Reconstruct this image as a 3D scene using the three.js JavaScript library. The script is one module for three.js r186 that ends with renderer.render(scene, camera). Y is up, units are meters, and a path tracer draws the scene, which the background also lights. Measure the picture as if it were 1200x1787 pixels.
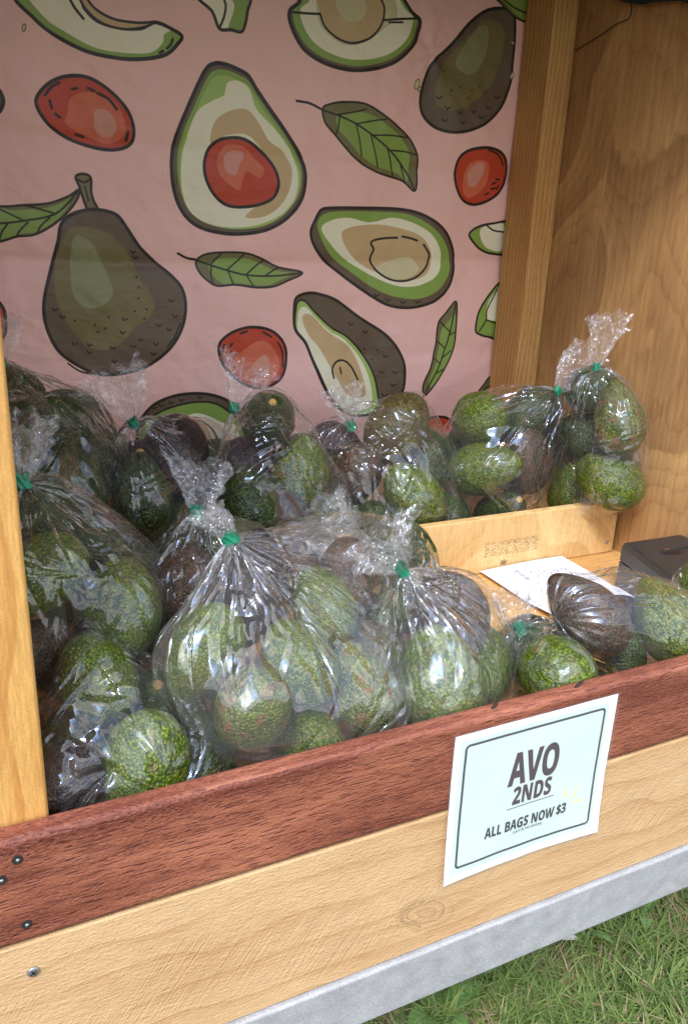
import * as THREE from 'three';
import { ConvexHull } from 'three/addons/math/ConvexHull.js';
import { RoundedBoxGeometry } from 'three/addons/geometries/RoundedBoxGeometry.js';
import { mergeGeometries } from 'three/addons/utils/BufferGeometryUtils.js';
import { createNoise2D, createNoise3D } from 'simplex-noise';

// ------------------------------------------------------------------ camera, sky, sun, exposure
const EYE = 1.2;                                   // camera height above the lawn; heights below are written relative to it and shifted by Y()
const F = 1414, PX = 600, PY = 893.5;              // focal length and centre of the 1200 x 1787 photograph
const RIGHT = new THREE.Vector3(0.90042, 0.03940, 0.43323), DOWN = new THREE.Vector3(-0.10887, -0.94379, 0.31211), FWD = new THREE.Vector3(0.42117, -0.32820, -0.84552);
const scene = new THREE.Scene();
const camera = new THREE.PerspectiveCamera(2 * Math.atan(PY / F) * 180 / Math.PI, 1200 / 1787, 0.02, 900);
camera.position.set(0, EYE, 0);
camera.quaternion.setFromRotationMatrix(new THREE.Matrix4().makeBasis(RIGHT, DOWN.clone().negate(), FWD.clone().negate()));
const renderer = new THREE.WebGLRenderer({ antialias: true });
renderer.toneMapping = THREE.LinearToneMapping;
renderer.toneMappingExposure = 0.88;
renderer.shadowMap.enabled = true;

function mulberry(a) { return () => { a |= 0; a = a + 0x6D2B79F5 | 0; let t = Math.imul(a ^ a >>> 15, 1 | a); t = t + Math.imul(t ^ t >>> 7, 61 | t) ^ t; return ((t ^ t >>> 14) >>> 0) / 4294967296; }; }
const rng = mulberry(20240), rr = (a, b) => a + (b - a) * rng();
const n2 = createNoise2D(mulberry(7)), n3 = createNoise3D(mulberry(11));
const clamp = (x, a = 0, b = 1) => Math.min(b, Math.max(a, x)), mix = (a, b, t) => a + (b - a) * t;
const sstep = (a, b, x) => { const t = clamp((x - a) / (b - a)); return t * t * (3 - 2 * t); };
const fbm2 = (x, y, o = 4) => { let s = 0, a = 0.5; for (let i = 0; i < o; i++) { s += a * n2(x, y); x *= 2.03; y *= 2.03; a *= 0.5; } return s; };
const fbm3 = (x, y, z, o = 4) => { let s = 0, a = 0.5; for (let i = 0; i < o; i++) { s += a * n3(x, y, z); x *= 2.03; y *= 2.03; z *= 2.03; a *= 0.5; } return s; };

const SUN = new THREE.Vector3(-0.50, 0.92, 0.60).normalize();
{
  const W = 1024, H = 512, d = new Float32Array(W * H * 4);
  for (let j = 0; j < H; j++) for (let i = 0; i < W; i++) {
    const el = ((j + 0.5) / H - 0.5) * Math.PI, az = ((i + 0.5) / W - 0.5) * 2 * Math.PI;
    const y = Math.sin(el), x = Math.cos(el) * Math.cos(az), z = Math.cos(el) * Math.sin(az);
    const k = (j * W + i) * 4, up = Math.max(0, y), h = Math.pow(1 - up, 3);
    let c = [mix(0.36, 0.76, h), mix(0.50, 0.81, h), mix(0.84, 0.90, h)];
    const q = 1 / (up + 0.22), f = fbm3(x * q * 1.1 + 3, z * q * 1.1, 5.5, 6);
    const cov = sstep(-0.16, 0.20, f), thick = sstep(0.1, 0.6, f);
    const s = Math.max(0, x * SUN.x + y * SUN.y + z * SUN.z);
    const glow = 1 + 1.2 * Math.pow(s, 8) + 9 * Math.pow(s, 34);       // thin bright haze round the sun
    const cl = mix(1.5, 1.12, thick) * glow;
    c = c.map((v, m) => mix(v * (1 + 0.4 * Math.pow(s, 6) + 13 * Math.pow(s, 34)), cl * [1, 0.99, 0.97][m], cov));
    if (y < 0) c = [0.16, 0.19, 0.10];
    d[k] = c[0]; d[k + 1] = c[1]; d[k + 2] = c[2]; d[k + 3] = 1;
  }
  const t = new THREE.DataTexture(d, W, H, THREE.RGBAFormat, THREE.FloatType);
  t.mapping = THREE.EquirectangularReflectionMapping; t.magFilter = THREE.LinearFilter; t.needsUpdate = true;
  scene.background = t; scene.environment = t;
  scene.backgroundIntensity = scene.environmentIntensity = 1.6;
}
const sun = new THREE.DirectionalLight(new THREE.Color(1, 0.94, 0.84), 2.9);
sun.position.copy(SUN).multiplyScalar(12).add(new THREE.Vector3(0.4, 0.8, -0.7)); sun.target.position.set(0.4, 0.8, -0.7);
sun.castShadow = true; sun.shadow.radius = 18; sun.shadow.mapSize.set(2048, 2048);
Object.assign(sun.shadow.camera, { left: -3, right: 3, top: 3, bottom: -3, near: 1, far: 30 });
scene.add(sun, sun.target);

// ------------------------------------------------------------------ helpers
const Y = (rel) => rel + EYE, V = (x, y, z) => new THREE.Vector3(x, y, z);
/** direction (per unit of forward distance) of a photo pixel */
const rayOf = (u, v) => RIGHT.clone().multiplyScalar((u - PX) / F).addScaledVector(DOWN, (v - PY) / F).add(FWD);
/** the point that a photo pixel shows on the plane z = depth */
const atZ = (u, v, z) => { const r = rayOf(u, v); return r.multiplyScalar(z / r.z).add(V(0, EYE, 0)); };
const taken = new Map();
const numbered = (n) => { const k = taken.get(n) ?? 0; taken.set(n, k + 1); return k ? `${n}_${String(k).padStart(3, '0')}` : n; };
function tag(o, label, category, group, kind) { if (label) o.userData.label = label; if (category) o.userData.category = category; if (group) o.userData.group = group; if (kind) o.userData.kind = kind; return o; }
function thing(name, label, category, group) { const o = new THREE.Group(); o.name = numbered(name); scene.add(o); return tag(o, label, category, group); }
function part(name, geo, mat, parent, label) { const m = new THREE.Mesh(geo, mat); m.name = parent === scene ? numbered(name) : name; m.castShadow = m.receiveShadow = true; parent.add(m); if (label) m.userData.label = label; return m; }
const std = (o) => new THREE.MeshStandardMaterial({ roughness: 0.8, ...o });
const lin = (r, g, b) => new THREE.Color().setRGB(r, g, b);

/** a colour map and a bump map from one function of metres: f(x, y) -> [r, g, b (sRGB 0-255), height 0-1] */
function maps(w, h, wm, hm, f, wrap = THREE.RepeatWrapping) {
  const c = new Uint8Array(w * h * 4), b = new Uint8Array(w * h * 4);
  for (let j = 0; j < h; j++) for (let i = 0; i < w; i++) {
    const o = f((i + 0.5) / w * wm, (j + 0.5) / h * hm, i, j), k = (j * w + i) * 4, hh = clamp(o[3] ?? 0.5) * 255;
    c[k] = clamp(o[0], 0, 255); c[k + 1] = clamp(o[1], 0, 255); c[k + 2] = clamp(o[2], 0, 255); c[k + 3] = 255;
    b[k] = b[k + 1] = b[k + 2] = hh; b[k + 3] = 255;
  }
  const mk = (a, srgb) => { const t = new THREE.DataTexture(a, w, h); t.magFilter = t.minFilter = THREE.LinearFilter; t.wrapS = t.wrapT = wrap; if (srgb) t.colorSpace = THREE.SRGBColorSpace; t.needsUpdate = true; return t; };
  return { map: mk(c, true), bumpMap: mk(b, false) };
}
/** gives a geometry uv in metres by the dominant axis of each triangle's normal; the grain runs along u */
function metricUV(geo, wm, hm, along = 'x', ox = 0, oy = 0) {
  const g = geo.index ? geo.toNonIndexed() : geo, p = g.attributes.position, n = g.attributes.normal, uv = new Float32Array(p.count * 2);
  for (let t = 0; t < p.count; t += 3) {
    const s = [0, 0, 0];
    for (let k = 0; k < 3; k++) { s[0] += n.getX(t + k); s[1] += n.getY(t + k); s[2] += n.getZ(t + k); }
    const a = s.map(Math.abs), ax = a.indexOf(Math.max(...a));
    for (let k = 0; k < 3; k++) {
      const q = { x: p.getX(t + k), y: p.getY(t + k), z: p.getZ(t + k) };
      let [u, v] = ax === 0 ? [q.z, q.y] : ax === 1 ? [q.x, q.z] : [q.x, q.y];
      if (along === 'y') { if (ax === 1) [u, v] = [q.x, q.z]; else [u, v] = [q.y, ax === 0 ? q.z : q.x]; }
      uv[(t + k) * 2] = (u + ox) / wm; uv[(t + k) * 2 + 1] = (v + oy) / hm;
    }
  }
  g.setAttribute('uv', new THREE.BufferAttribute(uv, 2));
  return g;
}
/** a bevelled box given by its two corners (heights relative to the eye), its vertices in world metres */
function slab(x0, x1, y0, y1, z0, z1, r = 0.002, seg = 2) {
  const g = new RoundedBoxGeometry(x1 - x0, y1 - y0, z1 - z0, seg, r);
  g.translate((x0 + x1) / 2, Y((y0 + y1) / 2), (z0 + z1) / 2);
  return g;
}

// ------------------------------------------------------------------ wood
const frac = (x) => x - Math.floor(x);
const lerp3 = (a, b, t) => [mix(a[0], b[0], t), mix(a[1], b[1], t), mix(a[2], b[2], t)];
function pine(opts) {   // a along the grain, b across
  const { light, dark, freq, seed, knot, rough = 0.5, saw = 0, wave = 1, late = 0.55, patchy = 0.3 } = opts;
  return (a, b) => {
    let bb = b, kd = 9, kr = 0;
    if (knot) {
      const da = (a - knot[0]), db = (b - knot[1]);
      kd = Math.hypot(da / 1.5 + db * 0.35, db) / knot[2] * (1 + 0.12 * n2(a * 22, b * 30));
      bb = b + Math.sign(db || 1) * knot[2] * 0.9 * Math.exp(-kd * kd * 0.22) * (1 - Math.exp(-kd * 1.5)) * -1;
    }
    const w = bb * freq + wave * 1.3 * fbm2(a * 1.3 + seed, bb * 5 + seed, 3) + 0.25 * n2(a * 6 + seed, bb * 20);
    const ring = frac(w), lw = Math.pow(ring, opts.crisp ?? 2.4) * (1 - sstep(0.95, 1, ring));
    const fib = n2(a * 45 + seed, b * 900), fib2 = n2(a * 12, b * 260 + seed), patch = fbm2(a * 3 + seed * 2, b * 7, 3);
    let c = lerp3(light, dark, clamp(lw * late + 0.16 * fib2 + patchy * patch + 0.10));
    let hgt = 0.5 + 0.16 * fib * rough + 0.05 * fib2 * rough - 0.10 * lw;
    const fuzz = n2(a * 420 + seed, b * 520), fuzz2 = n2(a * 160, b * 300 + seed);
    hgt += rough * (0.16 * fuzz + 0.16 * fuzz2);
    const g = 1 + 0.06 * fib + 0.05 * fuzz;
    if (saw) {
      const m = sstep(-0.15, 0.5, fbm2(a * 4 + 9, b * 9 + seed, 2)), lines = n2((a * 0.82 - b * 0.55 - a * a * 0.1) * 520, a * 3 + b * 5);
      hgt += saw * m * 0.24 * lines; c = c.map((v) => v * (1 + 0.05 * saw * m * lines));
    }
    if (knot && kd < 1.6) {
      const ringk = frac(kd * 2.3 + 0.3 * fbm2(a * 30, b * 40, 2)), t = sstep(1.6, 0.9, kd);
      c = lerp3(c, lerp3(light, [dark[0] * 0.72, dark[1] * 0.66, dark[2] * 0.55], 0.15 + 0.75 * Math.pow(ringk, 5)), t * 0.5);
      if (kd > 0.90 && kd < 1.10 && n2(a * 70, b * 70) + (knot[0] - a) * 60 > 0) c = c.map((v) => v * 0.88);
      hgt += t * (0.2 * ringk - 0.1);
    }
    return [c[0] * g, c[1] * g, c[2] * g, hgt];
  };
}
function redwood(a, b) {
  const curl = sstep(0.16, 0.02, Math.abs(a - 0.10)) * sstep(0.075, 0.02, b);           // the dimpled figure near the post
  const aa = a + 0.004 * curl * n2(a * 50, b * 120), patch = fbm2(a * 3.1, b * 9, 4), band = fbm2(a * 1.2 + 4, b * 40, 3);
  const pore = n2(aa * mix(34, 150, curl), b * mix(640, 300, curl)), pore2 = n2(aa * 170 + 5, b * 900), sheen = n2(a * 20, b * 130 + 3);
  const fig = curl * n2(a * 95, b * 170);
  let t = 0.45 + 0.75 * patch + 0.6 * band + 0.12 * sheen + 0.22 * fig;
  let c = lerp3([110, 55, 38], [168, 103, 74], clamp(t));
  c = lerp3(c, [172, 112, 86], sstep(0.30, 0.62, fbm2(a * 2.3 + 8, b * 14 + 2, 3)) * 0.5);
  const dk = sstep(0.30, 0.75, pore), lt = sstep(0.35, 0.8, pore2);
  c = lerp3(c, [78, 30, 24], dk * 0.75); c = lerp3(c, [184, 120, 94], lt * 0.45);
  return [...c, 0.5 + 0.16 * pore2 - 0.34 * dk + 0.1 * fig + 0.08 * n2(a * 300, b * 500)];
}
function ply(seed, light, dark) {   // rotary-cut veneer: broad wandering flame figure; a along the grain
  return (a, b) => {
    const w = b * 5.5 + 2.6 * fbm2(a * 1.25 + seed, b * 1.9 + seed, 2) + 0.10 * n2(a * 3.5, b * 9 + seed) + 0.02 * n2(a * 9, b * 60);
    const r = frac(w), late = sstep(0, 0.92, r) * (1 - sstep(0.95, 1, r));
    const fib = n2(a * 22, b * 620 + seed), fib2 = n2(a * 6 + seed, b * 90), speck = n2(a * 90, b * 420);
    const st = fbm2(a * 1.6 + seed * 3, b * 7, 4);
    let c = lerp3(light, dark, clamp(0.14 + 0.36 * late + 0.22 * Math.pow(frac(w * 4 + 0.15 * n2(a * 4, b * 40)), 4) + 0.14 * fib2 + 0.22 * st));
    const g = 1 + 0.06 * fib - 0.10 * sstep(0.55, 0.9, speck);
    return [c[0] * g, c[1] * g, c[2] * g, 0.5 + 0.14 * fib + 0.1 * fib2 - 0.15 * sstep(0.6, 0.9, speck)];
  };
}
const mRed = std({ ...maps(2048, 176, 1.4, 0.12, redwood), bumpScale: 0.0014, roughness: 0.62 });
const mYellow = std({ ...maps(2048, 304, 1.4, 0.2, pine({ light: [203, 166, 119], dark: [174, 129, 82], freq: 34, crisp: 5, seed: 3, rough: 0.8, saw: 1.3, wave: 0.42, patchy: 0.40, late: 0.55, knot: [0.4342 + 0.0, 0.0407, 0.0150] })), bumpScale: 0.0010, roughness: 0.9 });
const mPost = std({ ...maps(1024, 128, 0.9, 0.11, pine({ light: [212, 164, 92], dark: [176, 114, 50], freq: 60, seed: 21, rough: 0.5, wave: 1.1, late: 0.55, patchy: 0.18 })), bumpScale: 0.0005, roughness: 0.6 });
const mDarkPost = std({ ...maps(1024, 256, 0.95, 0.2, pine({ light: [210, 164, 98], dark: [172, 116, 58], freq: 110, seed: 40, rough: 0.8, wave: 1.2, late: 0.8, knot: [0.30, 0.06, 0.012] })), bumpScale: 0.0009, roughness: 0.8 });
const mWall = std({ ...maps(1024, 1024, 1.0, 0.8, ply(2.2, [206, 160, 100], [138, 96, 56])), bumpScale: 0.0006, roughness: 0.72 });
const mFloor = std({ ...maps(1024, 512, 1.1, 0.8, ply(9.4, [222, 176, 108], [186, 134, 70])), bumpScale: 0.0005, roughness: 0.75 });
const mTray = std({ ...maps(1024, 256, 0.9, 0.22, (a, b) => {
  const o = ply(5.1, [228, 190, 128], [196, 150, 88])(b * 1.6 + 0.2, a * 1.3);
  // an inked stamp block, worn to specks
  const ia = a - 0.655, ib = b - 0.012;
  if (ia > 0 && ia < 0.095 && ib > 0.012 && ib < 0.034 && n2(a * 900, b * 1100) + 0.5 * n2(a * 1900, b * 2100) > 0.25) for (let k = 0; k < 3; k++) o[k] *= 0.62;
  if (Math.hypot(a - 0.69, (b - 0.012) * 1.6) < 0.006 + 0.003 * n2(a * 500, b * 500)) for (let k = 0; k < 3; k++) o[k] *= 0.6;
  return o;
}), bumpScale: 0.0005, roughness: 0.7 });
const mGalv = std({ ...maps(1024, 128, 0.48, 0.06, (x, y) => {
  const p = 6.2832 / 0.48, cx = Math.cos(x * p) * 0.0764, cz = Math.sin(x * p) * 0.0764;   // wraps round
  const f = n3(cx * 420, cz * 420, y * 420), g = n3(cx * 900 + 7, cz * 900, y * 900), s = fbm3(cx * 30, cz * 30, y * 40, 3), sp = sstep(0.60, 0.74, n3(cx * 480 + 30, cz * 480, y * 480));
  const v = 160 + 8 * f + 5 * g + 16 * s + 34 * sp;
  return [v, v * 0.995, v * 0.98, 0.5 + 0.1 * f + 0.25 * sp];
}), bumpScale: 0.0003, roughness: 0.5, metalness: 0.0 });
const mNail = std({ color: lin(0.42, 0.42, 0.43), roughness: 0.4, metalness: 0.8 });
const mHole = std({ color: lin(0.02, 0.015, 0.012), roughness: 0.95 });

// ------------------------------------------------------------------ ground
const mGround = std({ ...maps(1024, 1024, 3, 3, (x, y) => {
  const p = fbm2(x * 4, y * 4, 5), q = n2(x * 60, y * 60), r = n2(x * 200, y * 200);
  const c = lerp3([64, 62, 34], [92, 96, 46], clamp(0.5 + 0.6 * p + 0.3 * q)); const g = 0.75 + 0.35 * (r + 1) / 2;
  return [c[0] * g, c[1] * g, c[2] * g, 0.5 + 0.3 * q + 0.2 * r];
}), bumpScale: 0.02, roughness: 0.95 });
{
  const g = new THREE.PlaneGeometry(600, 600); g.rotateX(-Math.PI / 2);
  const uv = g.attributes.uv; for (let i = 0; i < uv.count; i++) uv.setXY(i, uv.getX(i) * 200, uv.getY(i) * 200);
  const o = part('ground', g, mGround, scene); tag(o, 'grassy ground under and around the stall', 'ground', null, 'structure');
}

// ------------------------------------------------------------------ the stall
const ZF = -0.47, ZI = -0.489, XL = -0.066, XR = 0.908, ZB = -1.18, FLOOR = -0.455;
const RED_TOP = -0.3815, JOINT = -0.469, GREY_TOP = -0.617, GREY_BOT = -0.676;
const stall = thing('produce_stall', 'timber roadside stall with dark red front rail, pine board and plywood sides', 'stall');
{
  const bow = slab(-0.10, 1.12, JOINT + 0.001, RED_TOP, ZI, ZF, 0.005, 3);
  const rail = part('front_rail', metricUV(bow, 1.4, 0.12, 'x', 0.1, 0.05 - Y(JOINT)), mRed, stall, 'dark red hardwood rail along the front');
  const board = part('front_board', metricUV(slab(-0.10, 1.12, GREY_TOP + 0.001, JOINT - 0.0012, ZI, ZF - 0.001, 0.0015), 1.4, 0.2, 'x', 0.1, -Y(GREY_TOP)), mYellow, stall, 'rough sawn pale pine board below the red rail');
  part('deck_edge', metricUV(slab(-0.12, 1.14, GREY_BOT, GREY_TOP, -0.52, ZF + 0.0035, 0.003), 0.48, 0.06, 'x', 0, -Y(GREY_BOT)), mGalv, stall, 'grey speckled metal edge beam');
  for (const [x, y] of [[0.0064, -0.3973], [0.0075, -0.4523], [-0.0045, -0.4101], [0.86, -0.40], [0.86, -0.45]]) {
    const hole = new THREE.CylinderGeometry(0.0034, 0.0036, 0.0006, 14); hole.rotateX(Math.PI / 2); hole.translate(x, Y(y), ZF + 0.0003);
    part('nail_hole', hole, mHole, rail);
    const head = new THREE.SphereGeometry(0.0014, 10, 6); head.scale(1, 1, 0.6); head.translate(x + 0.0002, Y(y) - 0.0003, ZF + 0.0006);
    part('nail', head, mNail, rail);
  }
  { // countersunk screw with a cross slot
    const x = 0.0083, y = Y(-0.4957), z = ZF - 0.001;
    const h = new THREE.LatheGeometry([[0, 0.0012], [0.0030, 0.0011], [0.0041, 0.0005], [0.0042, -0.0006], [0.0001, -0.0006]].map((p) => new THREE.Vector2(...p)), 22); h.rotateX(Math.PI / 2); h.translate(x, y, z + 0.0006);
    part('screw', h, mNail, board);
    const s1 = new THREE.BoxGeometry(0.0045, 0.0010, 0.0004), s2 = new THREE.BoxGeometry(0.0010, 0.0045, 0.0004);
    const s = mergeGeometries([s1, s2]); s.rotateZ(0.5); s.translate(x, y, z + 0.0018); part('screw_slot', s, mHole, board);
  }
  part('front_post', metricUV(slab(XL, 0.0295, -0.9, 0.431, ZI - 0.046, ZI - 0.001, 0.003), 0.9, 0.11, 'y', 0.2, 0.07), mPost, stall, 'smooth yellow pine post');
  part('front_post', metricUV(slab(1.00, 1.09, -0.9, 0.431, ZI - 0.046, ZI - 0.001, 0.003), 0.9, 0.11, 'y', 0.5, 0.02), mPost, stall);
  part('rear_post', metricUV(slab(0.862, XR - 0.001, FLOOR, 0.43, ZB + 0.004, -1.104, 0.003), 0.95, 0.2, 'y', -Y(-0.55), 1.3), mDarkPost, stall, 'dark weathered softwood corner post');
  part('rear_post', metricUV(slab(XL + 0.001, XL + 0.046, FLOOR, 0.43, ZB + 0.004, -1.104, 0.003), 0.95, 0.2, 'y', 0.3, 1.2), mDarkPost, stall);
  part('side_panel', metricUV(slab(XR, XR + 0.012, -0.62, 0.43, -1.23, ZI - 0.047, 0.001), 1.0, 0.8, 'y', -0.62 + 0.05, 0.2), mWall, stall, 'bare plywood side wall with broad grain');
  part('side_panel', metricUV(slab(XL - 0.012, XL, -0.62, 0.43, -1.23, ZI - 0.047, 0.001), 1.0, 0.8, 'y', 0.3, 0.9), mWall, stall);
  part('back_panel', metricUV(slab(XL, XR, -0.62, 0.43, ZB - 0.045, ZB - 0.033, 0.001), 1.0, 0.8, 'y', 0.4, 0.5), mWall, stall);
  part('floor_panel', metricUV(slab(XL, XR, FLOOR - 0.018, FLOOR, ZB - 0.011, ZI - 0.0005, 0.001), 1.1, 0.8, 'x', 0.2, 2.1), mFloor, stall, 'plywood floor of the stall');
  part('deck_frame', slab(XL, XR, GREY_BOT + 0.004, FLOOR - 0.020, -1.20, -0.522, 0.003), std({ color: lin(0.12, 0.09, 0.06), roughness: 0.9 }), stall);
  for (const [x, z] of [[-0.02, -1.15], [0.88, -1.15]]) part('leg', metricUV(slab(x - 0.045, x + 0.045, -EYE + 0.001, GREY_BOT + 0.003, z - 0.045, z + 0.045, 0.003), 0.9, 0.11, 'y', 0.2, 0.02), mPost, stall);
  for (const [x, z] of [[-0.02, -0.565], [1.045, -0.565]]) part('leg', metricUV(slab(x - 0.03, x + 0.03, -EYE + 0.001, -0.901, z - 0.03, z + 0.03, 0.003), 0.9, 0.11, 'y', 0.2, 0.02), mPost, stall);
  // roof sheet, falling towards the front
  const rg = new RoundedBoxGeometry(1.26, 0.014, 0.74, 2, 0.003);
  const roof = part('roof_sheet', rg, std({ color: lin(0.2, 0.19, 0.17), roughness: 0.7 }), stall, 'flat roof sheet');
  roof.position.set(0.48, Y(0.438), -0.985);
}

{ // dark shade cloth hung along the top of the right wall, drooping towards the front
  const P = [], nu = 60, nv = 10; for (let j = 0; j <= nv; j++) { const row = []; for (let i = 0; i <= nu; i++) { const z = mix(-1.09, -0.56, i / nu), low = 0.32 + (-1.016 - z) * 0.25 + 0.004 * Math.sin(z * 40), y = mix(low, 0.4295, j / nv); row.push(V(XR - 0.006 - 0.006 * Math.abs(Math.sin(z * 55 + j * 0.2)) - 0.004 * Math.sin(j), Y(y), z)); } P.push(row); }
  const o = part('shade_cloth', grid(P, nu, nv, false), std({ color: lin(0.012, 0.022, 0.024), roughness: 0.9, side: THREE.DoubleSide }), scene); tag(o, 'dark green shade cloth gathered under roof along plywood wall', 'shade cloth');
}
{ // thin wire pinned to the plywood wall; bark flakes on the rail
  const onWall = (u, v) => { const d = rayOf(u, v); return d.multiplyScalar((XR - 0.004) / d.x).add(V(0, EYE, 0)); };
  const w = part('wire', new THREE.TubeGeometry(new THREE.CatmullRomCurve3([[1003, 88], [1040, 66], [1075, 42], [1098, 30], [1101, 12], [1092, -20]].map((p) => onWall(...p))), 40, 0.0008, 6), std({ color: lin(0.02, 0.02, 0.02), roughness: 0.5 }), scene); tag(w, 'thin black wire looped on plywood wall beside the corner post', 'wire');
  for (const [u, v, len, label] of [[1012, 1168, 0.014, 'dark bark flake on the rail top past the sign'], [862, 1226, 0.009, 'small bark flake on the rail top above the sign']]) {
    const p = atZ(u, v, ZI + 0.008), g = new THREE.SphereGeometry(1, 10, 6); g.scale(len / 2, 0.0013, 0.0018); const a = g.attributes.position; for (let i = 0; i < a.count; i++) a.setY(i, a.getY(i) + 0.0016 * Math.sin(a.getX(i) / len * 5)); g.computeVertexNormals();
    const o = part('bark_flake', g, std({ color: lin(0.035, 0.018, 0.012), roughness: 0.9 }), scene); o.position.set(p.x, Y(RED_TOP) + 0.0016, ZI + 0.009); o.rotation.y = 0.25; tag(o, label, 'bark flake', 'bark flakes on the rail');
  }
}
// ------------------------------------------------------------------ printed banner on the back wall
{
  const x0 = -0.062, x1 = 0.905, y0 = -0.45, y1 = 0.375, CW = 2048, CH = Math.round(2048 * (y1 - y0) / (x1 - x0));
  const cv = document.createElement('canvas'); cv.width = CW; cv.height = CH;
  const g = cv.getContext('2d'), P = (p) => { const q = atZ(p[0], p[1], ZB); return [(q.x - x0) / (x1 - x0) * CW, (Y(y1) - q.y) / (y1 - y0) * CH]; };
  const k = CW / (x1 - x0) / 1150;                       // canvas pixels per photo pixel, roughly
  g.fillStyle = '#fdcbbd'; g.fillRect(0, 0, CW, CH);
  const spline = (pts, closed) => {
    const q = pts.map(P), n = q.length; g.beginPath(); g.moveTo(...q[0]);
    for (let i = 0; i < (closed ? n : n - 1); i++) {
      const at = (j) => closed ? q[(j + n) % n] : q[clamp(j, 0, n - 1)], a = at(i - 1), b = at(i), c = at(i + 1), d = at(i + 2);
      g.bezierCurveTo(b[0] + (c[0] - a[0]) / 6, b[1] + (c[1] - a[1]) / 6, c[0] - (d[0] - b[0]) / 6, c[1] - (d[1] - b[1]) / 6, c[0], c[1]);
    }
    if (closed) g.closePath();
  };
  const INK = '#2a2019';
  const fill = (pts, col) => { spline(pts, true); g.fillStyle = col; g.fill(); };
  const line = (pts, w = 3, closed = false, col = INK) => { spline(pts, closed); g.strokeStyle = col; g.lineWidth = w * k * 1.1; g.lineCap = g.lineJoin = 'round'; g.stroke(); };
  const clipTo = (pts, draw) => { g.save(); spline(pts, true); g.clip(); draw(); g.restore(); };
  const grow = (pts, s, dx = 0, dy = 0) => { const cx = pts.reduce((a, p) => a + p[0], 0) / pts.length, cy = pts.reduce((a, p) => a + p[1], 0) / pts.length; return pts.map((p) => [cx + (p[0] - cx) * s + dx, cy + (p[1] - cy) * s + dy]); };
  const C = { skin: '#6b5a45', skinD: '#53432f', olive: '#7c7142', oliveL: '#8f8f62', green: '#8fae4f', greenL: '#a9c765', cream: '#f6f1cf', creamD: '#d9d0a0', tan: '#d3b582', pit: '#c8482b', pitL: '#dc714e', pitH: '#dc9a83', leaf: '#8fab52', leafD: '#7a7447' };
  const marks = (pts) => { for (const [x, y] of pts) { g.lineWidth = 2.2 * k; line([[x - 4, y - 2], [x - 1, y + 2], [x + 4, y - 1]], 2.2); } };
  const dots = (pts) => { for (const p of pts) { const q = P(p); g.fillStyle = INK; g.beginPath(); g.arc(q[0], q[1], 1.8 * k, 0, 7); g.fill(); } };
  const seed = (o, l, h) => { fill(o, C.pit); clipTo(o, () => { fill(l, C.pitL); fill(h, C.pitH); }); line(o, 4.4, true); };
  const leaf = (o, rib, veins, stem) => {
    fill(o, C.leafD); clipTo(o, () => { g.save(); fill(grow(o, 0.78, 4, 3), C.leaf); g.restore(); line(rib, 2.6); for (const v of veins) line(v, 2.2); });
    line(o, 3, true); if (stem) line(stem, 3.4);
  };
  // half avocado with its stone
  const hA = [[375, 110], [358, 125], [330, 185], [308, 240], [301, 290], [308, 340], [325, 375], [350, 396], [390, 407], [430, 408], [470, 400], [503, 380], [525, 350], [533, 315], [528, 280], [505, 240], [475, 195], [450, 155], [435, 130], [415, 118], [395, 110]];
  fill(hA, C.skin); clipTo(hA, () => {
    fill(grow(hA, 0.93, 2, 0), C.green); fill(grow(hA, 0.9, 3, 6), C.greenL);
    fill([[400, 143], [420, 140], [438, 155], [450, 190], [480, 225], [508, 265], [520, 305], [515, 345], [495, 372], [460, 390], [420, 397], [375, 393], [340, 375], [322, 340], [318, 290], [328, 240], [345, 195], [372, 175], [393, 165]], C.cream);
    fill([[398, 195], [430, 190], [450, 210], [470, 245], [495, 265], [510, 300], [500, 345], [470, 375], [430, 378], [470, 340], [480, 300], [440, 240], [400, 235], [370, 250], [375, 215]], C.tan);
  }); line(hA, 5, true);
  seed([[403, 240], [428, 243], [455, 262], [478, 290], [487, 320], [478, 345], [450, 358], [410, 361], [385, 350], [365, 322], [358, 290], [365, 262], [380, 246]],
    [[400, 252], [425, 255], [445, 275], [462, 295], [455, 310], [430, 300], [420, 330], [405, 325], [385, 305], [380, 280], [388, 262]], [[400, 265], [420, 263], [427, 272], [418, 290], [412, 305], [397, 300], [392, 280]]);
  seed([[64, 180], [75, 155], [100, 137], [130, 131], [160, 136], [195, 160], [222, 190], [234, 220], [233, 245], [220, 257], [195, 261], [160, 255], [120, 240], [85, 215]],
    [[125, 170], [150, 160], [180, 165], [210, 190], [220, 220], [215, 240], [190, 250], [160, 240], [130, 225], [115, 212], [120, 195]], [[168, 192], [185, 190], [200, 205], [205, 225], [195, 238], [180, 238], [168, 225], [166, 208]]);
  for (const a of [[[80, 165], [92, 150], [105, 143]], [[128, 154], [136, 153]], [[155, 153], [166, 158]], [[172, 162], [190, 172], [205, 190]], [[88, 175], [92, 188]], [[98, 198], [106, 204]], [[135, 234], [148, 238]], [[225, 230], [222, 245]]]) line(a, 3.6);
  // crescent slice, top
  const sl = [[30, -12], [60, 30], [100, 62], [150, 88], [205, 101], [250, 103], [290, 95], [312, 75], [319, 62], [300, 50], [270, 39], [245, 50], [205, 48], [170, 36], [148, 14], [135, -12]];
  fill(sl, C.green); clipTo(sl, () => { fill([[45, -25], [75, 25], [115, 55], [165, 82], [215, 92], [262, 92], [283, 76], [287, 60], [300, 50], [270, 39], [240, 52], [200, 48], [165, 34], [140, 0], [125, -25]], C.cream); }); line(sl, 4.6, true);
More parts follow.
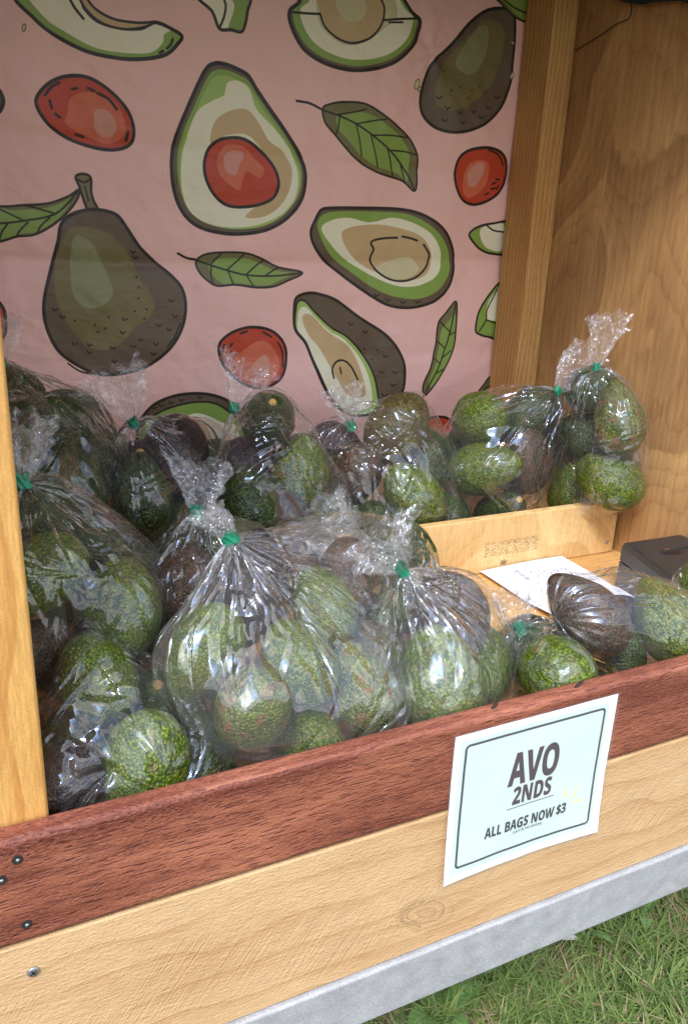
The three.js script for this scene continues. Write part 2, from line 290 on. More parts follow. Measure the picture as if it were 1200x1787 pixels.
  const hol = [[148, -8], [168, 16], [200, 34], [240, 40], [268, 39], [250, 48], [215, 51], [178, 40], [150, 15], [138, -10]]; fill(hol, C.tan); line(hol, 3, true);
  for (const a of [[[302, 68], [298, 78], [292, 84]], [[285, 89], [279, 92]], [[122, -4], [132, 14], [146, 32]]]) line(a, 3.4);
  const s2 = [[345, -12], [372, 18], [385, 48], [405, 51], [425, 53], [433, 20], [432, -12]];
  fill(s2, C.cream); clipTo(s2, () => fill([[400, 54], [428, 56], [438, 15], [436, -15], [402, -15], [410, 12]], C.green)); line(s2, 4, true); line([[388, -10], [395, 8], [392, 30], [385, 48]], 3);
  // empty half, top centre
  const hB = [[505, 20], [510, 50], [530, 85], [560, 108], [600, 121], [640, 122], [685, 110], [715, 85], [730, 55], [732, 35], [718, 22], [705, 2], [695, -14], [530, -14], [522, 4]];
  fill(hB, C.skin); clipTo(hB, () => { fill(grow(hB, 0.95, 0, -4), C.green); fill(grow(hB, 0.86, 2, -8), C.cream); fill([[552, 5], [556, 40], [575, 65], [605, 80], [640, 72], [668, 50], [690, 30], [672, -14], [560, -14]], C.creamD); fill([[560, -10], [558, 22], [572, 55], [602, 74], [635, 70], [660, 48], [667, 15], [655, -14]], C.tan); fill([[585, 10], [600, 35], [625, 38], [638, 15], [625, -12], [592, -12]], C.creamD); }); line(hB, 5, true);
  line([[557, 24], [566, 48], [588, 68], [614, 76], [645, 66], [664, 42], [668, 12], [655, -12]], 3); line([[507, 21], [530, 23], [555, 25]], 3); line([[667, 36], [700, 34], [729, 32]], 3); line([[676, 40], [700, 40]], 2.6);
  // whole avocados
  const whole = (o, a, b, m, d) => { fill(o, C.skin); clipTo(o, () => { fill(a, C.olive); fill(b, C.oliveL); }); marks(m); dots(d); line(o, 4.6, true); };
  whole([[880, 14], [895, 25], [897, 60], [893, 110], [888, 150], [870, 190], [840, 218], [800, 231], [765, 225], [742, 205], [735, 180], [740, 145], [755, 110], [790, 75], [820, 40], [850, 18]],
    [[845, 35], [870, 40], [880, 60], [872, 110], [858, 145], [830, 175], [795, 192], [765, 185], [760, 155], [770, 120], [790, 90], [825, 55]], [[840, 45], [852, 50], [850, 85], [835, 120], [815, 130], [797, 115], [800, 95], [820, 65]],
    [[766, 170], [780, 188], [800, 197], [824, 195], [775, 210], [805, 214], [836, 205], [850, 188], [866, 170]], [[772, 125], [786, 158], [802, 152], [822, 158], [836, 150], [845, 162], [815, 172]]);
  const stm = [[155, 366], [140, 325], [134, 308], [147, 303], [160, 310], [161, 335], [165, 350], [172, 366]];
  fill(stm, '#857b4e'); line(stm, 3.4, true); line([[136, 312], [148, 318], [160, 312]], 2.6); line([[150, 325], [156, 350]], 2.2);
  leaf([[-45, 350], [0, 360], [40, 358], [85, 355], [120, 343], [140, 331], [135, 350], [115, 375], [90, 395], [60, 410], [30, 413], [0, 422], [-45, 425]], [[140, 331], [100, 372], [45, 385], [0, 390], [-45, 392]], [[[95, 372], [60, 362], [40, 358]], [[45, 386], [15, 372], [-5, 362]], [[88, 380], [72, 395], [66, 408]], [[50, 388], [36, 402], [30, 413]], [[14, 391], [4, 405], [0, 420]]]);
  whole([[175, 366], [150, 367], [125, 375], [108, 392], [103, 420], [93, 460], [80, 510], [77, 545], [85, 580], [105, 615], [140, 640], [175, 653], [210, 652], [255, 640], [290, 615], [315, 580], [325, 540], [320, 505], [300, 480], [270, 455], [245, 430], [225, 400], [205, 375]],
    [[145, 395], [170, 398], [200, 415], [230, 450], [248, 490], [265, 515], [270, 540], [255, 560], [235, 570], [215, 595], [190, 610], [155, 605], [130, 580], [110, 550], [97, 510], [97, 465], [108, 425], [120, 400]], [[130, 415], [145, 413], [165, 430], [185, 470], [198, 505], [190, 525], [165, 538], [140, 530], [126, 505], [124, 460]],
    [[97, 540], [110, 553], [131, 600], [157, 602], [157, 615], [196, 607], [214, 580], [218, 557], [232, 604], [245, 592], [272, 600], [277, 568], [300, 525], [296, 575], [306, 552], [236, 624], [268, 617], [200, 630], [240, 450], [235, 440]],
    [[131, 560], [166, 567], [184, 573], [171, 579], [190, 554], [235, 543], [256, 540], [252, 556], [242, 521], [243, 502], [240, 484]]);
  line([[120, 635], [140, 648], [160, 652]], 2.6); line([[315, 565], [304, 590], [292, 605]], 2.6);
  // leaves
  leaf([[563, 190], [575, 182], [600, 178], [640, 182], [680, 208], [715, 240], [730, 270], [731, 300], [727, 333], [705, 315], [660, 300], [620, 275], [585, 235], [568, 215]], [[563, 192], [620, 215], [680, 260], [712, 298], [727, 333]],
    [[[590, 200], [620, 195], [640, 190]], [[622, 216], [655, 210], [675, 208]], [[650, 236], [685, 236], [712, 240]], [[682, 262], [708, 264], [728, 270]], [[592, 203], [590, 222], [586, 235]], [[622, 218], [628, 245], [632, 272]], [[648, 237], [656, 268], [662, 292]], [[678, 260], [686, 285], [690, 308]], [[704, 288], [708, 305], [710, 318]]], [[518, 176], [540, 180], [563, 192]]);
  leaf([[347, 455], [360, 445], [385, 441], [430, 442], [460, 452], [490, 467], [530, 476], [505, 490], [480, 500], [450, 502], [410, 497], [380, 499], [360, 487], [348, 470]], [[347, 455], [385, 468], [430, 480], [480, 482], [528, 477]],
    [[[370, 463], [380, 452], [388, 444]], [[398, 472], [415, 458], [428, 444]], [[430, 480], [448, 466], [462, 456]], [[465, 482], [480, 472], [490, 468]], [[372, 464], [370, 480], [372, 494]], [[400, 473], [404, 486], [408, 496]], [[432, 481], [438, 492], [444, 500]]], [[314, 443], [330, 451], [347, 454]]);
  leaf([[797, 527], [795, 570], [790, 610], [770, 650], [750, 680], [738, 690], [737, 670], [750, 640], [760, 600], [765, 565], [780, 545]], [[797, 527], [784, 580], [768, 630], [738, 690]], [[[785, 580], [772, 565], [767, 560]], [[776, 608], [762, 596], [757, 606]], [[766, 634], [752, 622]], [[783, 585], [792, 580]], [[770, 625], [786, 612]], [[757, 652], [772, 644]]], [[738, 690], [731, 705], [727, 719]]);
  leaf([[868, -14], [878, 8], [895, 28], [915, 38], [940, 36], [940, -14]], [[868, -14], [900, 15], [940, 30]], []);
  seed([[793, 305], [797, 280], [815, 263], [850, 258], [875, 268], [884, 290], [880, 320], [860, 345], [830, 357], [808, 350], [796, 330]], [[815, 290], [830, 280], [850, 285], [852, 310], [838, 335], [815, 345], [806, 325]], [[825, 288], [840, 284], [843, 300], [832, 322], [818, 326], [815, 305]]);
  for (const a of [[[866, 312], [872, 314]], [[858, 322], [866, 318]], [[856, 330], [864, 328]], [[846, 340], [852, 337]], [[866, 330], [870, 324]], [[850, 262], [868, 270], [878, 288]]]) line(a, 3);
  seed([[383, 605], [392, 590], [415, 576], [445, 571], [475, 578], [495, 597], [501, 620], [495, 650], [480, 668], [455, 677], [430, 672], [405, 655], [387, 630]], [[410, 630], [430, 608], [455, 595], [475, 605], [488, 630], [482, 655], [455, 668], [425, 660]], [[440, 640], [460, 620], [470, 628], [468, 648], [450, 655]]);
  for (const a of [[[392, 602], [388, 620]], [[402, 606], [406, 600]], [[400, 618], [404, 614]], [[420, 582], [432, 578]], [[460, 580], [474, 588]], [[486, 598], [494, 616], [494, 640]]]) line(a, 3.2);
  seed([[723, 745], [740, 733], [765, 728], [785, 732], [792, 750], [780, 775], [755, 787], [735, 777], [724, 760]], [[740, 750], [760, 740], [778, 745], [778, 765], [755, 776]], [[750, 752], [762, 746], [764, 760], [752, 764]]);
  const cutoff = [[-45, 150], [-8, 152], [5, 168], [5, 184], [-8, 200], [-45, 208]]; fill(cutoff, C.skin); line(cutoff, 5, true);
  seed([[-50, 520], [-14, 520], [4, 534], [10, 555], [4, 590], [-50, 600]], [[-40, 540], [-10, 545], [-8, 575], [-40, 585]], [[-40, 550], [-20, 552], [-20, 565], [-40, 570]]);
  // halves to the right
  const hC = [[543, 405], [550, 385], [560, 367], [580, 363], [640, 363], [700, 365], [740, 375], [775, 400], [793, 435], [795, 465], [785, 500], [760, 525], [720, 537], [680, 533], [640, 510], [600, 480], [565, 450], [548, 425]];
  fill(hC, C.skin); clipTo(hC, () => {
    const in1 = [[555, 398], [562, 376], [590, 369], [650, 369], [715, 374], [760, 400], [784, 435], [788, 470], [770, 503], [735, 521], [690, 518], [650, 500], [610, 470], [575, 440]]; fill(in1, C.green);
    fill([[562, 402], [575, 386], [610, 380], [650, 388], [690, 380], [730, 392], [760, 415], [774, 450], [765, 480], [735, 498], [700, 500], [665, 488], [625, 465], [590, 438]], C.cream);
    fill([[600, 405], [650, 392], [700, 398], [740, 415], [757, 450], [745, 480], [710, 490], [665, 478], [620, 448]], C.tan); fill([[660, 470], [690, 455], [720, 450], [735, 470], [715, 485], [685, 486]], C.creamD);
  }); line(hC, 4.6, true);
  line([[697, 415], [675, 416], [657, 420], [653, 426], [658, 436], [653, 452], [662, 472], [682, 487], [706, 491], [730, 483], [748, 465], [753, 447], [747, 434], [742, 427]], 3.4); line([[706, 413], [720, 416], [731, 420]], 3.4);
  marks([[660, 516], [680, 524], [705, 528], [730, 527]]);
  const hD = [[515, 540], [520, 520], [540, 512], [560, 514], [590, 525], [630, 555], [675, 585], [700, 620], [706, 655], [700, 690], [680, 712], [655, 722], [620, 726], [585, 708], [565, 675], [550, 640], [535, 600], [517, 575]];
  fill(hD, C.skin); const face = [[517, 548], [522, 528], [535, 526], [552, 545], [580, 572], [610, 590], [640, 625], [658, 670], [660, 715], [635, 726], [600, 718], [575, 690], [552, 640], [535, 598], [518, 575]];
  clipTo(hD, () => { fill(face, C.greenL); fill(grow(face, 0.9, -2, 2), C.cream); fill([[530, 555], [545, 550], [575, 580], [610, 605], [630, 640], [640, 690], [610, 690], [585, 655], [560, 610], [540, 585]], C.tan); }); line(face, 3, true); line(hD, 4.6, true);
  line([[583, 660], [580, 645], [588, 632], [602, 630], [616, 642], [627, 664]], 3.2); line([[594, 642], [596, 652]], 3); marks([[615, 566], [640, 580], [675, 622], [668, 650], [690, 650], [686, 672], [690, 690], [672, 690]]); dots([[640, 610], [652, 628], [660, 612]]);
  const hE = [[242, 740], [265, 710], [300, 693], [340, 687], [380, 692], [410, 708], [420, 730], [430, 770], [420, 810], [380, 835], [300, 835], [255, 800], [240, 765]];
  fill(hE, C.skin); clipTo(hE, () => { fill([[246, 745], [275, 722], [320, 706], [370, 703], [405, 722], [422, 740], [415, 800], [300, 830], [250, 790]], C.green); fill([[255, 762], [300, 740], [345, 722], [390, 738], [415, 748], [410, 800], [300, 815]], C.cream); fill([[330, 760], [345, 738], [365, 750], [375, 790], [340, 800]], C.tan); }); line(hE, 4.6, true);
  line([[246, 745], [275, 722], [320, 706], [370, 703], [405, 722], [422, 740]], 3); line([[275, 755], [310, 740], [345, 735], [370, 748], [383, 772]], 3.2); marks([[270, 712], [282, 708], [300, 703], [318, 699], [350, 694]]);
  const s3 = [[820, 408], [835, 396], [860, 390], [895, 390], [895, 440], [862, 443], [840, 435], [826, 421]]; fill(s3, C.green); clipTo(s3, () => fill([[838, 405], [850, 394], [880, 392], [880, 436], [850, 432]], C.cream)); line(s3, 3.6, true); line([[850, 393], [862, 402], [880, 405]], 2.6);
  const s4 = [[870, 496], [850, 520], [835, 545], [829, 575], [835, 583], [852, 588], [890, 590], [895, 490]]; fill(s4, C.green); clipTo(s4, () => { fill([[868, 505], [852, 528], [848, 555], [862, 560], [880, 560], [880, 500]], C.cream); }); line(s4, 3.6, true); line([[868, 505], [850, 540], [848, 558], [836, 578]], 2.6); line([[848, 558], [870, 566]], 2.6);
  leaf([[838, 690], [846, 670], [862, 652], [895, 640], [895, 690]], [[846, 680], [880, 655]], []);
  // a few stuck flakes, scuffs and dirt specks in the print
  for (let i = 0; i < 60; i++) { const r = rr(0.5, 1.6); g.fillStyle = `rgba(90,60,45,${rr(0.15, 0.45)})`; g.beginPath(); g.ellipse(rr(0, CW), rr(0, CH), r * rr(1, 2), r, rr(0, 3), 0, 7); g.fill(); }
  for (const [u, v, rx, ry] of [[728, 147, 5, 8], [733, 155, 3, 4], [892, 132, 3, 6], [893, 75, 4, 2], [43, 47, 2, 5]]) { const q = P([u, v]); g.fillStyle = '#d9d6a8'; g.beginPath(); g.ellipse(q[0], q[1], rx * k, ry * k, 0.3, 0, 7); g.fill(); g.strokeStyle = '#6b5a45'; g.lineWidth = 1.4 * k; g.stroke(); }   // torn fixings
  const tex = new THREE.CanvasTexture(cv); tex.colorSpace = THREE.SRGBColorSpace;
  const NX = 200, NY = 170, geo = new THREE.PlaneGeometry(x1 - x0, y1 - y0, NX, NY), p = geo.attributes.position;
  const cre = (d, w) => Math.exp(-Math.abs(d) / w);
  for (let i = 0; i < p.count; i++) {
    const x = p.getX(i) + (x0 + x1) / 2, y = p.getY(i) + (y0 + y1) / 2;
    let z = 0.011 * fbm2(x * 3, y * 2.2, 2) + 0.002 * fbm2(x * 14, y * 9 + 4, 3);
    z += -0.0075 * cre(y + 0.052 + 0.006 * Math.sin(x * 5) - 0.01 * x, 0.016) - 0.004 * cre(y - 0.10 + 0.012 * x, 0.012) - 0.0018 * cre(y + 0.19, 0.014) - 0.0016 * cre(x - 0.33, 0.012) - 0.0014 * cre(x - 0.62, 0.01);
    const dx = x - 0.70, dy = y - 0.255, rad = Math.hypot(dx, dy), an = Math.atan2(dy, dx);       // pulls at the torn fixing
    z += 0.003 * Math.exp(-rad / 0.09) * Math.sin(an * 5) + 0.0012 * fbm2(x * 5 - y * 7, (x + y) * 25, 2);
    p.setXYZ(i, x, Y(y), ZB + z - 0.002);
  }
  geo.computeVertexNormals();
  const wrink = maps(512, 512, 0.9, 0.9, (x, y) => { const r = 1 - Math.abs(fbm2(x * 9, y * 16, 4)) * 2; return [0, 0, 0, 0.5 + 0.25 * fbm2(x * 22, y * 30, 4) + 0.2 * Math.pow(clamp(r), 6)]; }).bumpMap;
  const ban = part('printed_banner', geo, new THREE.MeshStandardMaterial({ map: tex, bumpMap: wrink, bumpScale: 0.0016, roughness: 0.48, side: THREE.DoubleSide }), scene);
  tag(ban, 'pink vinyl banner printed with cartoon avocados, leaves and seeds on back wall', 'banner');
}

// ------------------------------------------------------------------ notice on the front
{
  const s = thing('laminated_sign', 'pale mint laminated AVO 2NDS price sign stuck on red rail', 'sign');
  const x0 = 0.342, y0 = -0.389, W = 0.182, H = 0.158, sc = 8, cv = document.createElement('canvas'); cv.width = 1440; cv.height = 1240;
  const g = cv.getContext('2d'); g.scale(sc, sc);          // millimetres from the top left of the paper, less 2 mm of clear pouch
  g.fillStyle = '#f6f5f4'; g.fillRect(0, 0, 200, 200);
  g.fillStyle = '#d2dfd6'; g.fillRect(6.5, 6.5, 165, 141);
  g.strokeStyle = '#3a3d40'; g.lineWidth = 2.4; g.beginPath(); g.roundRect(12.5, 12.5, 154, 128, 4); g.stroke();
  const txt = (t, cx, base, cap, width, col, slant = 0) => { g.save(); g.font = 'bold 100px sans-serif'; const m = g.measureText(t).width; g.translate(cx, base); g.transform(1, 0, slant, 1, 0, 0); g.scale(width / m, cap / 72); g.fillStyle = col; g.fillText(t, -m / 2, 0); if (cap > 10) { g.strokeStyle = col; g.lineWidth = 4; g.strokeText(t, -m / 2, 0); } g.restore(); };
  txt('AVO', 91, 68.5, 33, 57, '#453439'); txt('2NDS', 92, 91, 18.5, 45, '#453439');
  g.fillStyle = '#33393c'; g.fillRect(64.5, 94.3, 54, 0.9);
  txt('ALL BAGS NOW $3', 89.5, 119.5, 11, 94, '#262b2e'); txt('(LAST IN THE SEASON)', 92, 124.8, 2.9, 34, '#3a4245');
  g.strokeStyle = '#f7e3a0'; g.lineCap = 'round'; g.lineWidth = 2.6; for (const [a, b, c, d] of [[130.5, 91.5, 133, 101], [147.5, 95.5, 141.5, 105], [156, 110.8, 145, 112]]) { g.beginPath(); g.moveTo(a, b); g.lineTo(c, d); g.stroke(); }
  const tex = new THREE.CanvasTexture(cv); tex.colorSpace = THREE.SRGBColorSpace;
  const sheet = (inset, dz) => {
    const geo = new THREE.PlaneGeometry(W - 2 * inset, H - 2 * inset, 40, 34), p = geo.attributes.position;
    for (let i = 0; i < p.count; i++) {
      const x = p.getX(i), y = p.getY(i), u = x / W + 0.5, v = 0.5 - y / H;
      const curl = 0.004 * Math.pow(clamp(1 - u * 1.6), 2) * Math.pow(clamp(v * 1.4 - 0.4), 2) + 0.004 * Math.pow(clamp(u * 2 - 1), 2) * Math.pow(clamp(v * 2 - 1), 2);
      p.setXYZ(i, x + x0 + W / 2, y + Y(y0) - H / 2, ZF + 0.0022 + dz + curl + 0.0005 * fbm2(x * 18, y * 18, 2));
    }
    geo.computeVertexNormals(); return geo;
  };
  part('printed_card', sheet(0.0025, 0), new THREE.MeshStandardMaterial({ map: tex, roughness: 0.55, side: THREE.DoubleSide }), s);
  part('laminate', sheet(0, 0.0008), new THREE.MeshPhysicalMaterial({ transmission: 0.96, thickness: 0, roughness: 0.12, ior: 1.45, side: THREE.DoubleSide }), s, 'clear plastic pouch around the card');
}

// ------------------------------------------------------------------ tray, price card, cash box
{
  const t = thing('wooden_tray', 'shallow pale plywood tray with stamped front plank, holding back row of bags', 'tray'), x0 = XL + 0.05, x1 = 0.898, zf = -0.865, zb = -1.165, b = FLOOR + 0.0005, top = -0.3715;
  part('front_plank', metricUV(slab(x0, x1, b, top, zf - 0.014, zf, 0.002), 0.9, 0.22, 'x', 0, -Y(b)), mTray, t);
  part('back_plank', metricUV(slab(x0, x1, b, top, zb, zb + 0.012, 0.002), 0.9, 0.22, 'x', 0.3, 0.1), mTray, t);
  for (const x of [x0, x1 - 0.012]) part('end_plank', metricUV(slab(x, x + 0.012, b, top - 0.001, zb + 0.0125, zf - 0.0145, 0.002), 0.9, 0.22, 'x', 0.2, 0.05), mTray, t);
  part('base', slab(x0 + 0.0125, x1 - 0.0125, b, b + 0.006, zb + 0.0125, zf - 0.0145, 0.001), mTray, t);
  for (const [x, y] of [[0.884, -0.437], [0.884, -0.395]]) { const h = new THREE.SphereGeometry(0.003, 12, 8); h.scale(1, 1, 0.4); h.translate(x, Y(y), zf + 0.0002); part('screw', h, mNail, t); }
}
{
  const cv = document.createElement('canvas'); cv.width = 1024; cv.height = 1460; const g = cv.getContext('2d');
  g.fillStyle = '#f3f0f4'; g.fillRect(0, 0, 1024, 1460);
  g.strokeStyle = '#85858f'; g.lineWidth = 10; g.lineCap = g.lineJoin = 'round'; g.translate(250, 130); g.scale(1.12, 1.3);
  const st = (...pts) => { g.beginPath(); g.moveTo(pts[0][0], pts[0][1]); for (let i = 1; i + 1 < pts.length; i += 2) g.quadraticCurveTo(...pts[i], ...pts[i + 1]); g.stroke(); };
  st([95, 25], [40, 0], [30, 45], [30, 75], [70, 85], [110, 100], [85, 140], [50, 165], [10, 140]); st([70, -15], [60, 70], [45, 185]); st([88, -15], [78, 70], [65, 185]);
  st([150, 20], [205, 0], [195, 45], [190, 75], [165, 78], [215, 90], [200, 130], [180, 165], [140, 140]);
  st([275, -30], [265, 60], [245, 190]); st([310, -20], [305, 70], [300, 145]); st([302, 95], [350, 70], [352, 115], [345, 155], [302, 140]);
  st([440, 95], [385, 85], [382, 125], [390, 155], [440, 110]); st([441, 92], [436, 125], [450, 145]); st([530, 95], [475, 85], [472, 122], [485, 150], [528, 105]); st([530, 92], [525, 160], [505, 205], [485, 225], [455, 200]);
  const tex = new THREE.CanvasTexture(cv); tex.colorSpace = THREE.SRGBColorSpace;
  const geo = new THREE.PlaneGeometry(0.148, 0.210, 20, 40), p = geo.attributes.position;
  for (let i = 0; i < p.count; i++) { // an A5 sheet with a fold across the middle that no longer lies flat
    const x = p.getX(i), y = p.getY(i), dz = y > 0 ? y * 0.02 : -y * 0.10;
    p.setXYZ(i, x, 0.0035 + dz + 0.0022 * Math.sin(x * 24 + 1) * Math.abs(y) * 6 - 0.0012 * Math.exp(-Math.abs(y) / 0.006), -y);
  }
  geo.computeVertexNormals();
  const card = part('price_card', geo, new THREE.MeshStandardMaterial({ map: tex, roughness: 0.85, side: THREE.DoubleSide }), scene);
  card.position.set(0.723, Y(FLOOR) + 0.002, -0.757); card.rotation.y = 0.01;
  tag(card, 'folded white paper handwritten $3/bag lying in front of wooden tray', 'paper card');
}
{
  const b = thing('cash_box', 'dark grey metal honesty box with rust around its coin slot', 'cash box');
  const m = std({ ...maps(256, 256, 0.2, 0.2, (x, y) => { const v = 46 + 5 * fbm2(x * 30, y * 30, 4) + 4 * n2(x * 400, y * 400); return [v * 1.02, v, v * 0.99, 0.5 + 0.2 * n2(x * 300, y * 300)]; }), bumpScale: 0.0003, roughness: 0.42 });
  const bot = [[0.800, -0.755], [0.905, -0.752], [0.902, -0.600], [0.757, -0.605]];
  const ring = (s, y) => { const cx = 0.842, cz = -0.678; return bot.map(([x, z]) => V(cx + (x - cx) * s, Y(y), cz + (z - cz) * s)); };
  const loft = (levels, capTop, capBot) => { const pos = [], tri = (a, c, d) => pos.push(...a.toArray(), ...c.toArray(), ...d.toArray()); for (let l = 0; l + 1 < levels.length; l++) for (let i = 0; i < 4; i++) { const A = levels[l][i], B = levels[l][(i + 1) % 4], Cc = levels[l + 1][(i + 1) % 4], D = levels[l + 1][i]; tri(A, D, Cc); tri(A, Cc, B); } const T = levels.at(-1), Q = levels[0]; if (capTop) { tri(T[0], T[3], T[2]); tri(T[0], T[2], T[1]); } if (capBot) { tri(Q[0], Q[1], Q[2]); tri(Q[0], Q[2], Q[3]); } const g = new THREE.BufferGeometry(); g.setAttribute('position', new THREE.Float32BufferAttribute(pos, 3)); g.computeVertexNormals(); return metricUV(g, 0.2, 0.2); };
  part('body', loft([ring(1, FLOOR + 0.0006), ring(1, -0.4135), ring(0.985, -0.4130)], true, true), m, b);
  const lid = part('lid', loft([ring(0.99, -0.4115), ring(1.0, -0.4108), ring(0.995, -0.3925), ring(0.97, -0.386), ring(0.90, -0.3848)], true, true), m, b);
  const slot = new THREE.BoxGeometry(0.056, 0.0008, 0.0055); slot.rotateY(0.06); slot.translate(0.848, Y(-0.3844), -0.707); part('coin_slot', slot, mHole, lid);
  const rs = new THREE.Shape(); for (let i = 0; i < 28; i++) { const a = i / 28 * 6.283, r = 0.012 * (1 + 0.35 * n2(Math.cos(a) * 1.7, Math.sin(a) * 1.7)); rs[i ? 'lineTo' : 'moveTo'](r * 1.25 * Math.cos(a), r * 0.85 * Math.sin(a)); }
  const rg = new THREE.ShapeGeometry(rs); rg.rotateX(-Math.PI / 2); rg.translate(0.836, Y(-0.38462), -0.703);
  part('rust_patch', rg, std({ ...maps(64, 64, 1, 1, (x, y) => { const t = clamp(0.5 + fbm2(x * 7, y * 7, 3)); return [...lerp3([96, 52, 34], [178, 116, 88], t), t]; }), roughness: 0.95 }), lid);
  for (const [x, z] of [[0.80, -0.655], [0.824, -0.640]]) { const h = new THREE.CylinderGeometry(0.0016, 0.0018, 0.0012, 10); h.translate(x, Y(-0.3843), z); part('rivet', h, mNail, lid); }
}

// ------------------------------------------------------------------ avocados
const AL = 0.0465, AW = 0.0350;
const profile = (t, pear) => { const y = -Math.cos(t), s = (y + 1) / 2; return [AW * Math.sin(t) * (1 - pear * Math.pow(s, 1.6) + 0.05 * Math.sin(t)), y * AL * (1 + 0.35 * pear * Math.max(0, y))]; };
function avocadoGeo(pear, seed) {
  const NU = 56, NV = 40, pos = [], uv = [], idx = [];
  for (let j = 0; j <= NV; j++) for (let i = 0; i <= NU; i++) {
    const t = j / NV * Math.PI, a = i / NU * 2 * Math.PI; let [r, y] = profile(t, pear);
    const ca = Math.cos(a), sa = Math.sin(a), b = 1 + 0.035 * n3(ca * 1.1 + seed, sa * 1.1, y * 16) + 0.012 * n3(ca * 4 + seed, sa * 4, y * 70);
    pos.push(r * b * ca + 0.003 * pear * Math.sin(y * 30 + seed), y, r * b * sa); uv.push(i / NU, j / NV);
  }
  for (let j = 0; j < NV; j++) for (let i = 0; i < NU; i++) { const a = j * (NU + 1) + i, b = a + 1, c = a + NU + 1, d = c + 1; idx.push(a, c, b, b, c, d); }
  const g = new THREE.BufferGeometry(); g.setAttribute('position', new THREE.Float32BufferAttribute(pos, 3)); g.setAttribute('uv', new THREE.Float32BufferAttribute(uv, 2)); g.setIndex(idx); g.computeVertexNormals();
  return g;
}
const avoGeos = [avocadoGeo(0.20, 1), avocadoGeo(0.38, 5), avocadoGeo(0.10, 9)];
const cellRnd = (x, y, z, k) => { let h = Math.imul(x, 374761393) ^ Math.imul(y, 668265263) ^ Math.imul(z, 2147483647 ^ 0x3a5f) ^ Math.imul(k + 1, 1274126177); h = Math.imul(h ^ h >>> 13, 1103515245); h ^= h >>> 16; return (h >>> 0) / 4294967296; };
/** pebble pattern sampled on the fruit's own surface: [distance to the pebble's middle 0-1, a number of its own] */
const TW = 640, TH = 400, pebble = new Float32Array(TW * TH * 2), surf = new Float32Array(TW * TH * 3);
for (let j = 0; j < TH; j++) for (let i = 0; i < TW; i++) {
  const [r, y] = profile((j + 0.5) / TH * Math.PI, 0.16), a = (i + 0.5) / TW * 2 * Math.PI, P = [r * Math.cos(a), y, r * Math.sin(a)], k = (j * TW + i);
  surf.set(P, k * 3);
  const q = P.map((v) => v / 0.0024), c = q.map(Math.floor); let best = 9, id = 0;
  for (let dx = -1; dx <= 1; dx++) for (let dy = -1; dy <= 1; dy++) for (let dz = -1; dz <= 1; dz++) {
    const X = c[0] + dx, Yy = c[1] + dy, Z = c[2] + dz, ex = X + cellRnd(X, Yy, Z, 0) - q[0], ey = Yy + cellRnd(X, Yy, Z, 1) - q[1], ez = Z + cellRnd(X, Yy, Z, 2) - q[2], e = ex * ex + ey * ey + ez * ez;
    if (e < best) { best = e; id = cellRnd(X, Yy, Z, 3); }
  }
  pebble[k * 2] = Math.sqrt(best); pebble[k * 2 + 1] = id;
}
const texOf = (fn, srgb) => { const a = new Uint8Array(TW * TH * 4); for (let k = 0; k < TW * TH; k++) { const c = fn(pebble[k * 2], pebble[k * 2 + 1], surf[k * 3] * 100, surf[k * 3 + 1] * 100, surf[k * 3 + 2] * 100); for (let m = 0; m < 3; m++) a[k * 4 + m] = clamp(c[m], 0, 255); a[k * 4 + 3] = 255; } const t = new THREE.DataTexture(a, TW, TH); t.magFilter = t.minFilter = THREE.LinearFilter; t.wrapS = THREE.RepeatWrapping; if (srgb) t.colorSpace = THREE.SRGBColorSpace; t.needsUpdate = true; return t; };
const avoBump = texOf((d, id, x, y, z) => { const h = 255 * clamp(0.95 - d * 0.95 + 0.12 * id + 0.15 * n3(x * 1.5, y * 1.5, z * 1.5)); return [h, h, h]; });
const skinOf = (base, deep, spot, blotch, amount, seed) => new THREE.MeshPhysicalMaterial({
  map: texOf((d, id, x, y, z) => {
    const m = fbm3(x * 0.35 + seed, y * 0.35, z * 0.35, 3), bl = sstep(0.02, 0.40, fbm3(x * 0.5 + seed * 3, y * 0.5 + 4, z * 0.5, 3) + amount - 0.3);
    let c = lerp3(deep, base, clamp(0.95 - 1.0 * d + 0.55 * (id - 0.45) + 0.38 * m));
    c = lerp3(c, blotch, bl * clamp(0.55 + 0.5 * id)); const scar = sstep(0.66, 0.80, n3(x * 0.9 + seed * 5, y * 0.9, z * 0.9) + 0.12 * n3(x * 6, y * 6, z * 6)); c = lerp3(c, [112, 88, 60], scar * 0.55);     // corky scars
    if (id > 0.55) c = lerp3(c, spot, sstep(0.42, 0.14, d) * (0.35 + 0.6 * (id - 0.55)));
    return c;
  }, true), bumpMap: avoBump, bumpScale: 0.0014, roughness: 0.38, specularIntensity: 0.7,
});
const SKIN = {
  g: [skinOf([110, 124, 32], [46, 62, 14], [160, 166, 66], [84, 86, 30], 0.14, 1), 'bright green'],
  d: [skinOf([62, 80, 26], [24, 36, 11], [116, 126, 64], [38, 38, 22], 0.18, 4), 'dark green'],
  o: [skinOf([102, 94, 40], [50, 44, 21], [136, 126, 70], [74, 58, 36], 0.32, 7), 'olive'],
  b: [skinOf([80, 66, 42], [40, 29, 22], [130, 108, 74], [80, 54, 40], 0.45, 12), 'brown mottled'],
  p: [skinOf([56, 44, 41], [27, 20, 20], [96, 82, 72], [44, 31, 31], 0.3, 17), 'purplish black'],
  r: [skinOf([112, 118, 46], [52, 62, 22], [158, 156, 82], [124, 74, 52], 0.20, 23), 'green red-blushed'],
};
